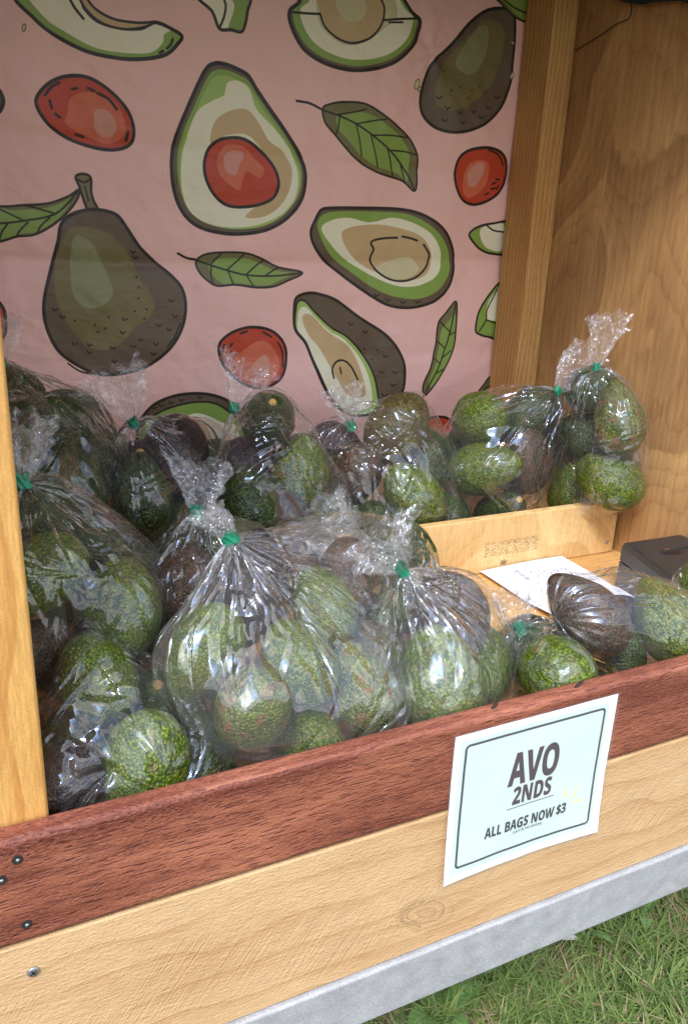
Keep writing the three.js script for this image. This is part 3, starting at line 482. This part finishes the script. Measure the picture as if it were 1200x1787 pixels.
const stemGeo = (() => { const g = new THREE.SphereGeometry(0.0045, 12, 8); g.scale(1, 0.7, 1); return g; })(), mStem = std({ ...maps(64, 64, 1, 1, (x, y) => { const t = clamp(0.5 + fbm2(x * 6, y * 6, 3)); return [...lerp3([150, 104, 48], [214, 176, 104], t), t]; }), bumpScale: 0.001, roughness: 0.8 });

// ------------------------------------------------------------------ bags: avocados by [pixel x, pixel y, z, colour, size, stem towards camera?]
const BAGS = [
  { say: 'bag with its top against the banner, wedged behind the pine post', where: 'back bag beside the pine post', knot: [4, 634, -0.99], tip: [-14, 560, -1.0], avos: [[38, 705, -1.0, 'd'], [78, 765, -0.93, 'd'], [132, 742, -1.03, 'd'], [172, 812, -0.95, 'd'], [105, 832, -0.9, 'd'], [30, 800, -0.92, 'd']] },
  { say: 'bag of blackish avocados, green tie under a wide crumpled clear frill', where: 'back bag with the wide crumpled frill', knot: [233, 738, -0.95], tip: [193, 652, -0.96], wide: 1.5, avos: [[300, 797, -0.97, 'p', 1.1], [256, 880, -0.92, 'd'], [350, 868, -0.95, 'p'], [318, 925, -0.9, 'd'], [252, 815, -1.04, 'p'], [375, 815, -1.06, 'd']] },
  { say: 'bag with an upright dark avocado on top, below the printed red seed', where: 'back bag under the printed lower red seed', knot: [410, 712, -1.02], tip: [440, 640, -1.04], wide: 1.4, avos: [[472, 748, -1.0, 'd', 1.05, 1], [425, 818, -1.0, 'p'], [540, 842, -0.95, 'g', 1.05], [440, 880, -0.93, 'd'], [500, 915, -0.9, 'b'], [572, 905, -0.91, 'd']] },
  { say: 'bag with a flat blue sheen, olive avocado lying along its top', where: 'back bag with the olive avocado on top', knot: [612, 742, -1.02], tip: [598, 675, -1.03], avos: [[690, 760, -1.0, 'o', 1.1], [592, 795, -1.02, 'p'], [628, 852, -0.95, 'b'], [742, 812, -1.0, 'd'], [706, 885, -0.92, 'g'], [640, 910, -0.92, 'd'], [768, 885, -0.92, 'd']] },
  { say: 'round bag lying on its side in the tray, tied at its right end', where: 'round bag on its side in the tray', knot: [972, 682, -0.93], tip: [1022, 622, -0.94], wide: 1.3, avos: [[838, 738, -0.99, 'g', 1.05], [932, 725, -0.98, 'd', 1.05], [845, 828, -0.94, 'g', 1.05], [918, 808, -0.93, 'b'], [872, 890, -0.91, 'd', 1, 1], [792, 805, -1.02, 'd'], [950, 770, -1.03, 'd']] },
  { say: 'tall bag against the plywood wall with a twisted tail standing up', where: 'tall bag against the plywood wall', knot: [1040, 640, -0.90], tip: [1058, 556, -0.91], wide: 0.9, avos: [[1020, 705, -0.93, 'd'], [1072, 748, -0.87, 'r'], [1012, 835, -0.905, 'g', 1.1], [1066, 815, -0.855, 'g'], [1035, 778, -0.93, 'd']] },
  { say: 'large loose bag behind the pine post, green tie almost touching the post', where: 'large loose bag behind the pine post', full: 1, knot: [40, 840, -0.70], tip: [26, 742, -0.73], avos: [[88, 905, -0.72, 'd'], [76, 1000, -0.66, 'g'], [102, 1130, -0.63, 'b'], [200, 1070, -0.64, 'g', 1.05], [218, 985, -0.75, 'd'], [150, 960, -0.74, 'd'], [258, 1085, -0.74, 'd'], [135, 1062, -0.69, 'o'], [150, 1180, -0.70, 'd']] },
  { say: 'small bag of brownish avocados with an upright white crinkled tail', where: 'small bag with the upright white tail', knot: [343, 897, -0.73], tip: [354, 818, -0.75], avos: [[328, 1012, -0.71, 'b'], [398, 985, -0.74, 'd'], [300, 975, -0.78, 'd'], [372, 1075, -0.72, 'd'], [440, 960, -0.79, 'd']] },
  { say: 'biggest bag, full and shiny, its green tie on a narrow white neck', where: 'biggest bag with the narrow white neck', full: 1, knot: [402, 940, -0.60], tip: [364, 886, -0.61], wide: 0.34, avos: [[372, 1165, -0.56, 'g', 1.05], [470, 1035, -0.61, 'p', 1.05], [560, 1078, -0.585, 'g'], [604, 1035, -0.63, 'b'], [508, 1160, -0.56, 'g'], [614, 1195, -0.545, 'r', 1.08], [432, 1264, -0.54, 'r', 1.1], [553, 1276, -0.535, 'g', 1.05], [418, 1085, -0.645, 'b', 0.9], [490, 1232, -0.62, 'p', 0.9], [640, 1105, -0.605, 'o', 0.9], [520, 1000, -0.66, 'b', 0.9], [360, 1235, -0.60, 'd', 0.9]] },
  { say: 'half-hidden bag with a loose pale tail, between two front bags and the tray', where: 'half-hidden bag in front of the tray', knot: [622, 965, -0.72], tip: [545, 905, -0.72], wide: 1.8, avos: [[650, 1000, -0.74, 'd'], [708, 965, -0.79, 'd'], [600, 1015, -0.77, 'd'], [690, 1040, -0.74, 'd'], [560, 985, -0.80, 'd'], [500, 968, -0.80, 'b']] },
  { say: 'gathered bag with fine pleats fanning out from its green tie', where: 'bag with fine pleats fanning from its tie', full: 1, knot: [702, 996, -0.585], tip: [652, 932, -0.595], wide: 1.3, avos: [[760, 1188, -0.545, 'g', 1.2], [790, 1096, -0.58, 'b', 1.08], [655, 1085, -0.645, 'g', 0.85], [686, 1150, -0.625, 'r', 0.85], [868, 1152, -0.565, 'g', 1.02]] },
  { say: 'small bag with a clear upright tail in front of the white paper card', where: 'small bag in front of the paper card', knot: [908, 1098, -0.60], tip: [893, 1030, -0.61], avos: [[970, 1165, -0.553, 'g', 1.05], [925, 1160, -0.61, 'd']] },
  { say: 'bag with a brown avocado resting on the rail past the sign', where: 'bag on the rail past the sign', knot: [1262, 1128, -0.585], tip: [1320, 1100, -0.59], avos: [[1008, 1100, -0.57, 'b', 1.0], [1142, 1095, -0.57, 'g', 1.15], [1078, 1122, -0.63, 'p', 0.95], [1078, 1158, -0.555, 'd', 0.88]] },
  { say: 'bag cut off beside the grey cash box, a green avocado poking up', where: 'upper bag right by the grey cash box', knot: [1330, 985, -0.60], tip: [1390, 940, -0.61], avos: [[1226, 1022, -0.60, 'g'], [1300, 1060, -0.60, 'd']] },
  { say: 'slumped bag of green avocados in the corner of pine post and red rail', where: 'slumped bag in the corner by the rail', knot: [130, 1185, -0.64], tip: [110, 1150, -0.66], avos: [[185, 1205, -0.60, 'g', 1.05], [302, 1240, -0.585, 'd', 1.08, 1], [250, 1322, -0.55, 'g', 1.08], [140, 1300, -0.565, 'd', 1.08], [108, 1365, -0.545, 'p', 0.95], [372, 1330, -0.545, 'd']] },
];
const fruit = [];
BAGS.forEach((b, bi) => b.avos.forEach(([u, v, z, col, s = 1, stem]) => {
  const c = atZ(u, v, z), sz = s * rr(0.95, 1.04) * (z < -0.84 ? 1.1 : u > 640 ? 1.0 : 0.87);
  let q = new THREE.Quaternion().setFromEuler(new THREE.Euler(rr(-3.1, 3.1), rr(-3.1, 3.1), rr(-1.2, 1.2)));
  if (stem) q = new THREE.Quaternion().setFromUnitVectors(V(0, 1, 0), V(0, EYE, 0).sub(c).normalize().add(V(rr(-0.5, 0.5), 0.35, rr(-0.2, 0.2))).normalize());
  fruit.push({ bi, col, s: sz, c, home: c.clone(), q, stem, view: c.clone().sub(V(0, EYE, 0)).normalize(), gi: [1, 0, 1, 2][Math.floor(rng() * 4)] });
}));
const balls = (f) => { const ax = V(0, 1, 0).applyQuaternion(f.q); return [[f.c.clone().addScaledVector(ax, -0.011 * f.s), 0.0345 * f.s], [f.c.clone().addScaledVector(ax, 0.016 * f.s), 0.0295 * f.s]]; };
for (let it = 0; it < 160; it++) {
  const B = fruit.map(balls);
  for (let i = 0; i < fruit.length; i++) for (let j = i + 1; j < fruit.length; j++) {
    if (fruit[i].c.distanceToSquared(fruit[j].c) > 0.0144) continue;
    const gap = fruit[i].bi === fruit[j].bi ? 0.0005 : 0.004;
    for (const [p, r] of B[i]) for (const [p2, r2] of B[j]) {
      const d = p2.clone().sub(p), L = d.length() || 1e-4, o = r + r2 + gap - L;
      if (o > 0) { d.multiplyScalar(o * 0.25 / L); fruit[i].c.sub(d); fruit[j].c.add(d); for (const e of B[i]) e[0].sub(d); for (const e of B[j]) e[0].add(d); }
    }
  }
  for (const f of fruit) {
    if (it < 150) { const off = f.home.clone().sub(f.c), al = off.dot(f.view); off.addScaledVector(f.view, -al * 0.85); f.c.addScaledVector(off, 0.2); }
    const r = 0.037 * f.s, back = f.home.z < -0.84;
    f.c.y = Math.max(f.c.y, Y(FLOOR) + r + (back ? 0.008 : 0.002));
    f.c.x = clamp(f.c.x, XL + r + 0.006, XR - r - 0.004);
    if (back) { f.c.z = Math.max(f.c.z, ZB + 0.05 + r); if (f.c.y < Y(-0.37) + r * 0.8) f.c.z = Math.min(f.c.z, -0.882 - r); if (f.c.x > 0.82) f.c.z = Math.max(f.c.z, -1.10 + r); } else { f.c.z = Math.min(f.c.z, ZI - r - 0.004); if (f.c.y < Y(-0.37) + r) f.c.z = Math.max(f.c.z, -0.862 + r); }
  }
}
for (const f of fruit) {
  const [mat, word] = SKIN[f.col], b = BAGS[f.bi];
  const a = thing('avocado', `${f.stem ? 'stem-showing ' : ''}${word} avocado${0 ? ' stem-end out' : ''} in the ${b.where}`, 'avocado', `avocados in the ${b.where}`);
  a.position.copy(f.c); a.quaternion.copy(f.q); a.scale.setScalar(f.s);
  part('skin', avoGeos[f.gi], mat, a);
  if (f.stem || (f.gi === 1 && f.col === 'd')) { const st = part('stem_button', stemGeo, mStem, a); st.position.y = AL * (1 + 0.35 * [0.20, 0.38, 0.10][f.gi]) - 0.0015; }
}

// ------------------------------------------------------------------ film of the bags
const ridge = (n, p = 2) => Math.pow(1 - Math.abs(n), p);
/** folds of stretched film as a height field in metres: u runs round the bag, v from the tie to the bottom */
function filmHeight(seed) {
  const W = 1024, H = 1024, h = new Float32Array(W * H), Q = mulberry(seed), q = (a, b) => a + (b - a) * Q();
  const crease = (u0, v0, u1, v1, w, amp) => {       // a tapering tent-shaped fold; u wraps round
    const x0 = u0 * W, y0 = v0 * H, dx = u1 * W - x0, dy = v1 * H - y0, L2 = dx * dx + dy * dy || 1, bend = q(-0.05, 0.05);
    for (let y = Math.max(0, Math.floor(Math.min(y0, y0 + dy) - w)); y < Math.min(H, Math.max(y0, y0 + dy) + w); y++) for (let x = Math.floor(Math.min(x0, x0 + dx) - w); x < Math.max(x0, x0 + dx) + w; x++) {
      const t = ((x - x0) * dx + (y - y0) * dy) / L2; if (t < 0 || t > 1) continue;
      const off = ((x - x0) * dy - (y - y0) * dx) / Math.sqrt(L2) + bend * Math.sqrt(L2) * 4 * t * (1 - t), taper = Math.sin(Math.PI * t), ww = w * (0.35 + 0.65 * taper), d = Math.abs(off);
      if (d < ww) h[y * W + ((x % W) + W) % W] += amp * taper * (1 - d / ww);
    }
  };
  for (let k = 0; k < 90; k++) { const u = Q(), v = q(0, 0.22), l = q(0.12, 0.5); crease(u, v, u + q(-0.05, 0.05), v + l, q(6, 20), q(0.0006, 0.0026)); }                       // down from the tie
  for (let k = 0; k < 15; k++) { const u = Q(), v = q(0.25, 0.9), a0 = q(0, 6.28), sp = q(0.4, 1.3), n = 4 + Math.floor(q(0, 6)); for (let m = 0; m < n; m++) { const an = a0 + (m / n - 0.5) * sp, l = q(0.10, 0.34), s0 = q(0.0, 0.03); crease(u + Math.cos(an) * s0, v + Math.sin(an) * s0, u + Math.cos(an) * (s0 + l), v + Math.sin(an) * (s0 + l), q(6, 20), q(0.0006, 0.0028) * (Q() < 0.25 ? -1 : 1)); } }   // fans out of stress points
  for (let k = 0; k < 30; k++) { const u = Q(), v = q(0.2, 0.95), an = q(-0.5, 0.5) + (Q() < 0.5 ? 0 : 1.57), l = q(0.03, 0.14); crease(u, v, u + Math.cos(an) * l, v + Math.sin(an) * l, q(8, 26), q(0.0006, 0.0022)); }
  for (let y = 0; y < H; y++) for (let x = 0; x < W; x++) { const a = x / W * 6.28318, c = Math.cos(a), s = Math.sin(a), v = y / H; h[y * W + x] += 0.0030 * fbm3(c * 2.2 + seed, s * 2.2, v * 5, 2) + 0.00010 * n3(c * 11, s * 11, v * 14); }
  const px = new Float32Array(W * H * 4); for (let i = 0; i < W * H; i++) { const z = h[i] / 0.01 + 0.3; px[i * 4] = px[i * 4 + 1] = px[i * 4 + 2] = z; px[i * 4 + 3] = 1; }
  const t = new THREE.DataTexture(px, W, H, THREE.RGBAFormat, THREE.FloatType); t.magFilter = t.minFilter = THREE.LinearFilter; t.wrapS = THREE.RepeatWrapping; t.wrapT = THREE.ClampToEdgeWrapping; t.needsUpdate = true; return t;
}
const crumple = maps(512, 512, 1, 1, (u, v) => {
  const a = u * 6.28318, c = Math.cos(a), s = Math.sin(a); let h = 0, k = 0.5;
  for (const f of [2, 4.5, 9]) { h += k * Math.abs(n3(c * f + 2, s * f, v * f * 1.6)); k *= 0.55; }
  return [0, 0, 0, h + 0.3 * ridge(n3(c * 12, s * 12, v * 2.5), 4)];
}).bumpMap;
const FILMS = [[31, 0.98, 0.011], [57, 0.98, 0.011], [83, 0.98, 0.011], [109, 0.96, 0.013, 1.9], [131, 0.96, 0.013, 1.9]].map(([seed, clear, deep, ior = 1.72]) => new THREE.MeshPhysicalMaterial({ color: 0xffffff, transmission: clear, thickness: 0, roughness: 0.035, ior, bumpMap: filmHeight(seed), bumpScale: deep, side: THREE.DoubleSide }));
const mTail = new THREE.MeshPhysicalMaterial({ color: 0xffffff, transmission: 0.96, thickness: 0, roughness: 0.05, ior: 1.6, bumpMap: crumple, bumpScale: 0.0017, side: THREE.DoubleSide });
const mTie = std({ color: lin(0.005, 0.20, 0.10), roughness: 0.38, side: THREE.DoubleSide });
const unitPts = []; { const p = avoGeos[0].attributes.position; for (let i = 0; i < p.count; i += 13) unitPts.push(V(p.getX(i), p.getY(i), p.getZ(i))); }
const sdAvo = (f, p) => { let m = 9; for (const [c, r] of f.ball) m = Math.min(m, c.distanceTo(p) - r * 1.03); return m; };

function grid(P, nu, nv, closed) {
  const pos = [], uv = [], idx = [];
  for (let j = 0; j <= nv; j++) for (let i = 0; i <= nu; i++) { const p = P[j][closed ? i % nu : i]; pos.push(p.x, p.y, p.z); uv.push(i / nu, j / nv); }
  for (let j = 0; j < nv; j++) for (let i = 0; i < nu; i++) { const a = j * (nu + 1) + i, b = a + 1, c = a + nu + 1, d = c + 1; idx.push(a, b, c, b, d, c); }
  const g = new THREE.BufferGeometry(); g.setAttribute('position', new THREE.Float32BufferAttribute(pos, 3)); g.setAttribute('uv', new THREE.Float32BufferAttribute(uv, 2)); g.setIndex(idx); g.computeVertexNormals();
  const n = g.attributes.normal; if (closed) for (let j = 0; j <= nv; j++) { const a = j * (nu + 1), b = a + nu, v = V(n.getX(a) + n.getX(b), n.getY(a) + n.getY(b), n.getZ(a) + n.getZ(b)).normalize(); n.setXYZ(a, v.x, v.y, v.z); n.setXYZ(b, v.x, v.y, v.z); }
  return g;
}
const normalsOf = (P, nu, nv) => P.map((row, j) => row.map((p, i) => { const a = row[(i + 1) % nu].clone().sub(row[(i - 1 + nu) % nu]), b = P[Math.min(nv, j + 1)][i].clone().sub(P[Math.max(0, j - 1)][i]); return b.cross(a).negate().normalize(); }));

BAGS.forEach((b, bi) => {
  const fs = fruit.filter((f) => f.bi === bi), K = atZ(...b.knot), T = atZ(...b.tip), NU = 240, NV = 150, R = mulberry(100 + bi), R2 = (x, y) => x + (y - x) * R();
  fs.forEach((f) => f.ball = balls(f));
  const pts = [K.clone()], c0 = V(0, 0, 0);
  for (const f of fs) { c0.addScaledVector(f.c, 1 / fs.length); for (const q of unitPts) pts.push(q.clone().multiplyScalar(f.s * 1.045).applyQuaternion(f.q).add(f.c)); }
  const hull = new ConvexHull().setFromPoints(pts), c = c0.clone().lerp(K, 0.05), axis = K.clone().sub(c).normalize(), faces = [];
  for (const f of hull.faces) { const d = f.constant - f.normal.dot(c); faces.push([f.normal.x, f.normal.y, f.normal.z, Math.max(d, 0.002)]); }
  const e1 = V(0.31, 0.2, 0.93).cross(axis).normalize(), e2 = axis.clone().cross(e1);
  let P = [];
  for (let j = 0; j <= NV; j++) {
    const th = Math.PI * Math.pow(j / NV, 1.35), row = [];
    for (let i = 0; i < NU; i++) {
      const a = i / NU * 2 * Math.PI, d = axis.clone().multiplyScalar(Math.cos(th)).addScaledVector(e1, Math.sin(th) * Math.cos(a)).addScaledVector(e2, Math.sin(th) * Math.sin(a));
      let r = 9; for (const f of faces) { const k = f[0] * d.x + f[1] * d.y + f[2] * d.z; if (k > 1e-5) { const t = f[3] / k; if (t < r) r = t; } }
      row.push(c.clone().addScaledVector(d, r * (b.full ? 1 + 0.07 * sstep(0.35, 1.0, th) : 1)));
    }
    P.push(row);
  }
  // film sinks into the gaps between the fruit
  let N = normalsOf(P, NU, NV);
  P = P.map((row, j) => row.map((p, i) => { const g = Math.max(0, Math.min(...fs.map((f) => sdAvo(f, p))) - 0.003), toK = p.clone().sub(K), rho = toK.clone().addScaledVector(axis, -toK.dot(axis)).length(); return p.clone().addScaledVector(N[j][i], -Math.min((b.full ? 0.12 : 0.30) * g, 0.014, 0.4 * rho)); }));
  for (let it = 0; it < 2; it++) P = P.map((row, j) => j === 0 || j === NV ? row : row.map((p, i) => p.clone().multiplyScalar(2).add(row[(i + 1) % NU]).add(row[(i - 1 + NU) % NU]).add(P[j - 1][i]).add(P[j + 1][i]).multiplyScalar(1 / 6)));
  N = normalsOf(P, NU, NV);
  // folds: pleats that fan out from the tie, and long tension creases
  const creases = [];      // [plane normal, start direction, end direction, half width, height]: fans of sharp folds out of stress points, the way stretched film gathers
  const fan = (A, spread, turn, n, l0, l1, h) => { const a0 = A.clone().normalize(), t1 = V(0.2, 0.9, 0.35).cross(a0).normalize(), t2 = a0.clone().cross(t1); for (let k = 0; k < n; k++) { const an = turn + (k / (n - 1) - 0.5) * spread + R2(-0.05, 0.05), d = t1.clone().multiplyScalar(Math.cos(an)).addScaledVector(t2, Math.sin(an)), st = R2(0.02, 0.10), len = R2(l0, l1), s0 = a0.clone().multiplyScalar(Math.cos(st)).addScaledVector(d, Math.sin(st)), s1 = a0.clone().multiplyScalar(Math.cos(st + len)).addScaledVector(d, Math.sin(st + len)); creases.push([s0.clone().cross(s1).normalize(), s0.clone().add(s1).normalize(), Math.cos(len / 2), R2(0.0045, 0.0085), R2(0.5, 1) * h * (R() < 0.25 ? -0.7 : 1), len / 2]); } };
  for (let k = 0; k < 7; k++) fan(P[Math.floor(R2(0.3, 0.92) * NV)][Math.floor(R() * NU)].clone().sub(c), R2(0.5, 1.5), R2(0, 6.28), 4 + Math.floor(R() * 4), 0.3, 0.9, 0.0034);
  const ph = [R2(0, 6), R2(0, 6), R2(0, 6), R2(0, 6)], fr = [11 + Math.floor(R() * 4), 19 + Math.floor(R() * 5), 31 + Math.floor(R() * 6)];
  P = P.map((row, j) => row.map((p, i) => {
    const a = i / NU * 2 * Math.PI, s = p.distanceTo(K), toK = p.clone().sub(K), rho = toK.clone().addScaledVector(axis, -toK.dot(axis)).length(), jit = 0.5 * n3(Math.cos(a) * 2 + bi, Math.sin(a) * 2, s * 25);
    let h = 0; fr.forEach((f, m) => { h += [0.5, 0.32, 0.25][m] * (ridge(Math.sin(a * f / 2 + ph[m] + jit * (m + 1)), 2) * 2 - 0.8); });
    const gate = 0.35 + 0.65 * sstep(-0.3, 0.4, n3(Math.cos(a) * 1.5 + 5, Math.sin(a) * 1.5 + bi, 2));
    let d = h * gate * Math.min(0.0066 * Math.exp(-s / 0.10) + 0.0006, 0.3 * rho);
    const q = p.clone().sub(c).normalize();
    if (j > 3) { const rad = p.distanceTo(c); for (const [n, A, cl, w, amp, hl] of creases) { const dist = Math.abs(q.dot(n)) * rad; if (dist < w) { const al = q.dot(A); if (al > cl) d += amp * (1 - dist / w) * (1 - Math.pow(Math.acos(Math.min(1, al)) / hl, 2)); } } }
    d += 0.0014 * fbm3(p.x * 30, p.y * 30, p.z * 30 + bi, 2);
    return p.clone().addScaledVector(N[j][i], d + 0.0012);
  }));
  for (const row of P) for (const p of row) { p.y = Math.max(p.y, Y(FLOOR) + (c.z < -0.84 ? 0.0075 : 0.001)); p.x = clamp(p.x, XL + 0.002, XR - 0.002); if (c.z > -0.84) p.z = Math.min(p.z, ZI - 0.0015); else p.z = Math.max(p.z, ZB + 0.012); }
  const bag = thing('avocado_bag', `clear plastic ${b.say}`, 'plastic bag', 'clear plastic bags of avocados');
  part('film', grid(P, NU, NV, true), FILMS[b.full && bi > 6 ? 3 + bi % 2 : bi % 3], bag);
  // tail above the tie
  const dir = T.clone().sub(K), L = dir.length(); dir.normalize(); const toEye = V(0, EYE, 0).sub(K).normalize(), fx = dir.clone().cross(toEye).normalize(), fy = fx.clone().cross(dir).normalize(), tu = 112, tv = 34, w = (b.wide ?? 1), Q = [];
  for (let j = 0; j <= tv; j++) {
    const s = j / tv, row = [], rad = 0.0048 + 0.026 * w * Math.pow(s, 0.85) * (1 - 0.22 * s), cen = K.clone().addScaledVector(dir, s * L * 1.02).addScaledVector(fx, 0.006 * Math.sin(s * 3 + bi) * s).addScaledVector(fy, 0.006 * s * s);
    for (let i = 0; i < tu; i++) {
      const a = i / tu * 2 * Math.PI, ca = Math.cos(a), sa = Math.sin(a);
      const fold = 1 + (0.24 + 0.16 * s) * (0.6 * Math.sin(a * 5 + ph[0] + s * 1.5) + 0.45 * Math.sin(a * 9 + ph[1] - s) + 0.25 * Math.sin(a * 15 + ph[2])) + 0.35 * s * n3(ca * 2 + bi, sa * 2, s * 3);
      const ed = s * s * L * 0.22 * n3(ca * 1.8 + 8, sa * 1.8 + bi, 1);
      row.push(cen.clone().addScaledVector(fx, rad * fold * ca).addScaledVector(fy, rad * fold * sa * mix(0.95, 0.42, s)).addScaledVector(dir, ed).addScaledVector(fx, 0.004 * s * n3(ca * 4, sa * 4 + bi, s * 6)).addScaledVector(fy, 0.005 * s * n3(ca * 4 + 20, sa * 4, s * 7)));
    }
    Q.push(row);
  }
  for (const row of Q) for (const p of row) { p.x = clamp(p.x, XL + 0.002, XR - 0.002); p.z = Math.max(p.z, ZB + 0.014); if (p.x < 0.034 && p.z > ZI - 0.05) p.z = ZI - 0.05; }
  part('tail', grid(Q, tu, tv, true), mTail, bag, 'gathered loose end of the bag');
  // tape tie
  const ring = [], ru = 28, rv = 6, up = axis.clone().lerp(dir, 0.5).normalize(), g1 = up.clone().cross(V(0.3, 0.1, 1)).normalize(), g2 = up.clone().cross(g1);
  for (let j = 0; j <= rv; j++) { const s = (j / rv - 0.5) * (0.009 + 0.002 * (bi % 4)), row = []; for (let i = 0; i < ru; i++) { const a = i / ru * 2 * Math.PI, rd = (0.0052 + 0.0005 * (bi % 5) + 0.0007 * Math.sin(a * 3 + ph[1]) + 0.0005 * Math.sin(a * 7 + j)) * (1 + 0.12 * Math.abs(s) / 0.0065); row.push(K.clone().addScaledVector(up, s + 0.0012 * Math.sin(a * 2 + ph[0])).addScaledVector(g1, rd * Math.cos(a)).addScaledVector(g2, rd * Math.sin(a) * 0.85)); } ring.push(row); }
  part('tape_tie', grid(ring, ru, rv, true), mTie, bag, 'green tape around the neck');
});

// ------------------------------------------------------------------ lawn
{
  const blade = (len, w, lean, turn, seed) => { const pos = [], idx = [], S = 4; for (let k = 0; k <= S; k++) { const t = k / S, y = len * (t - 0.35 * lean * t * t), o = len * lean * t * t, ww = w * (1 - t * t * 0.95) / 2; pos.push(o, y, -ww, o, y + w * 0.12, 0, o, y, ww); if (k < S) { const a = k * 3; idx.push(a, a + 3, a + 1, a + 1, a + 3, a + 4, a + 1, a + 4, a + 2, a + 2, a + 4, a + 5); } } const g = new THREE.BufferGeometry(); g.setAttribute('position', new THREE.Float32BufferAttribute(pos, 3)); g.setIndex(idx); g.rotateY(turn); return g; };
  const mGrass = new THREE.MeshPhysicalMaterial({ color: 0xffffff, roughness: 0.62, side: THREE.DoubleSide, transmission: 0.22, thickness: 0 });
  for (let v = 0; v < 3; v++) {
    const gs = []; for (let k = 0; k < 11; k++) { const g = blade(rr(0.020, 0.068), rr(0.0026, 0.0066), rr(0.3, 1.4), rr(0, 6.28)); g.translate(rr(-0.022, 0.022), -0.001, rr(-0.022, 0.022)); gs.push(g); }
    const geo = mergeGeometries(gs); geo.computeVertexNormals();
    const COUNT = 9500, m = new THREE.InstancedMesh(geo, mGrass, COUNT), M = new THREE.Matrix4(), q = new THREE.Quaternion(), col = new THREE.Color();
    for (let i = 0; i < COUNT; i++) {
      const near = i < COUNT * 0.72, x = near ? rr(-0.1, 1.7) : rr(-2.6, 3.4), z = near ? rr(-1.7, -0.35) : rr(-3.2, 2.2), dead = fbm2(x * 5 + 3, z * 5, 3), sc = rr(0.6, 1.15) * (1 - 0.25 * sstep(0, 0.4, dead));
      M.compose(V(x, 0, z), q.setFromEuler(new THREE.Euler(rr(-0.25, 0.25), rr(0, 6.28), rr(-0.25, 0.25))), V(sc, sc, sc)); m.setMatrixAt(i, M);
      const t = rng(), dry = rng() < 0.12 + 0.45 * sstep(0.05, 0.45, dead);
      if (dry) col.setRGB(mix(0.26, 0.44, t), mix(0.20, 0.35, t), mix(0.09, 0.18, t)); else col.setRGB(mix(0.08, 0.22, t), mix(0.15, 0.30, t), mix(0.02, 0.06, t));
      m.setColorAt(i, col);
    }
    m.name = numbered('grass'); m.castShadow = m.receiveShadow = true; scene.add(m);
    tag(m, ['short green lawn grass with dry straw patches', 'short mown grass blades mixed with dry thatch', 'low tufts of lawn grass round the stall'][v], 'grass', null, 'stuff');
  }
  // broad-leaved weeds in the grass
  const leafGeo = (len, w, lift) => { const pos = [], uv = [], idx = [], S = 10, Wd = 4; for (let k = 0; k <= S; k++) for (let i = 0; i <= Wd; i++) { const t = k / S, u = i / Wd * 2 - 1, ww = w * Math.pow(Math.sin(Math.PI * Math.min(1, 0.06 + t * 0.94)), 0.75) / 2; pos.push(len * t, lift * Math.sin(t * 2.2) + 0.10 * w * Math.abs(u) + 0.0012 * Math.sin(u * 9), u * ww); uv.push(t, i / Wd); } for (let k = 0; k < S; k++) for (let i = 0; i < Wd; i++) { const a = k * (Wd + 1) + i; idx.push(a, a + 1, a + Wd + 1, a + 1, a + Wd + 2, a + Wd + 1); } const g = new THREE.BufferGeometry(); g.setAttribute('position', new THREE.Float32BufferAttribute(pos, 3)); g.setAttribute('uv', new THREE.Float32BufferAttribute(uv, 2)); g.setIndex(idx); g.computeVertexNormals(); return g; };
  const mWeed = new THREE.MeshPhysicalMaterial({ ...maps(128, 64, 1, 1, (x, y) => { const v = Math.abs(y - 0.5), t = clamp(0.5 + 0.5 * fbm2(x * 5, y * 5, 3)), vein = sstep(0.05, 0.02, v) * 0.5 + 0.25 * sstep(0.86, 0.98, Math.abs(Math.sin(x * 22 - v * 9))); return [...lerp3(lerp3([70, 104, 38], [100, 138, 56], t), [150, 178, 96], vein), 0.5 - vein * 0.4]; }), bumpScale: 0.001, roughness: 0.5, transmission: 0.25, thickness: 0, side: THREE.DoubleSide });
  for (const [u, v, n, len, w, label] of [[815, 1718, 3, 0.055, 0.036, 'low weed with one rounded bright leaf under the grey deck edge'], [765, 1782, 4, 0.085, 0.036, 'broad plantain weed lying flat in the dry grass'], [1010, 1640, 4, 0.06, 0.018, 'narrow-leaved weed close to the deck edge shadow'], [1120, 1610, 3, 0.07, 0.02, 'pale green weed with long leaves in bright grass']]) {
    const r = rayOf(u, v), t = -EYE / r.y, o = thing('weed_plant', label, 'weed', 'broad-leaved weeds in the lawn'); o.position.set(r.x * t, 0.012, r.z * t);
    for (let k = 0; k < n; k++) { const l = part('leaf', leafGeo(len * rr(0.75, 1.1), w * rr(0.8, 1.1), 0.028), mWeed, o); l.rotation.y = k / n * 6.28 + rr(-0.4, 0.4); }
    const stem = new THREE.CylinderGeometry(0.002, 0.003, 0.02, 8); stem.translate(0, -0.008, 0); part('stem', stem, mWeed, o);
  }
  { const r = rayOf(968, 1652), t = -EYE / r.y, o = part('dry_leaf', leafGeo(0.055, 0.02, 0.012), std({ color: lin(0.46, 0.45, 0.38), roughness: 0.85, side: THREE.DoubleSide }), scene); o.position.set(r.x * t - 0.02, 0.03, r.z * t); o.rotation.y = -0.5; o.rotation.z = -0.2; tag(o, 'pale dry leaf curled on grass by the deck edge', 'leaf'); }
}
renderer.render(scene, camera);
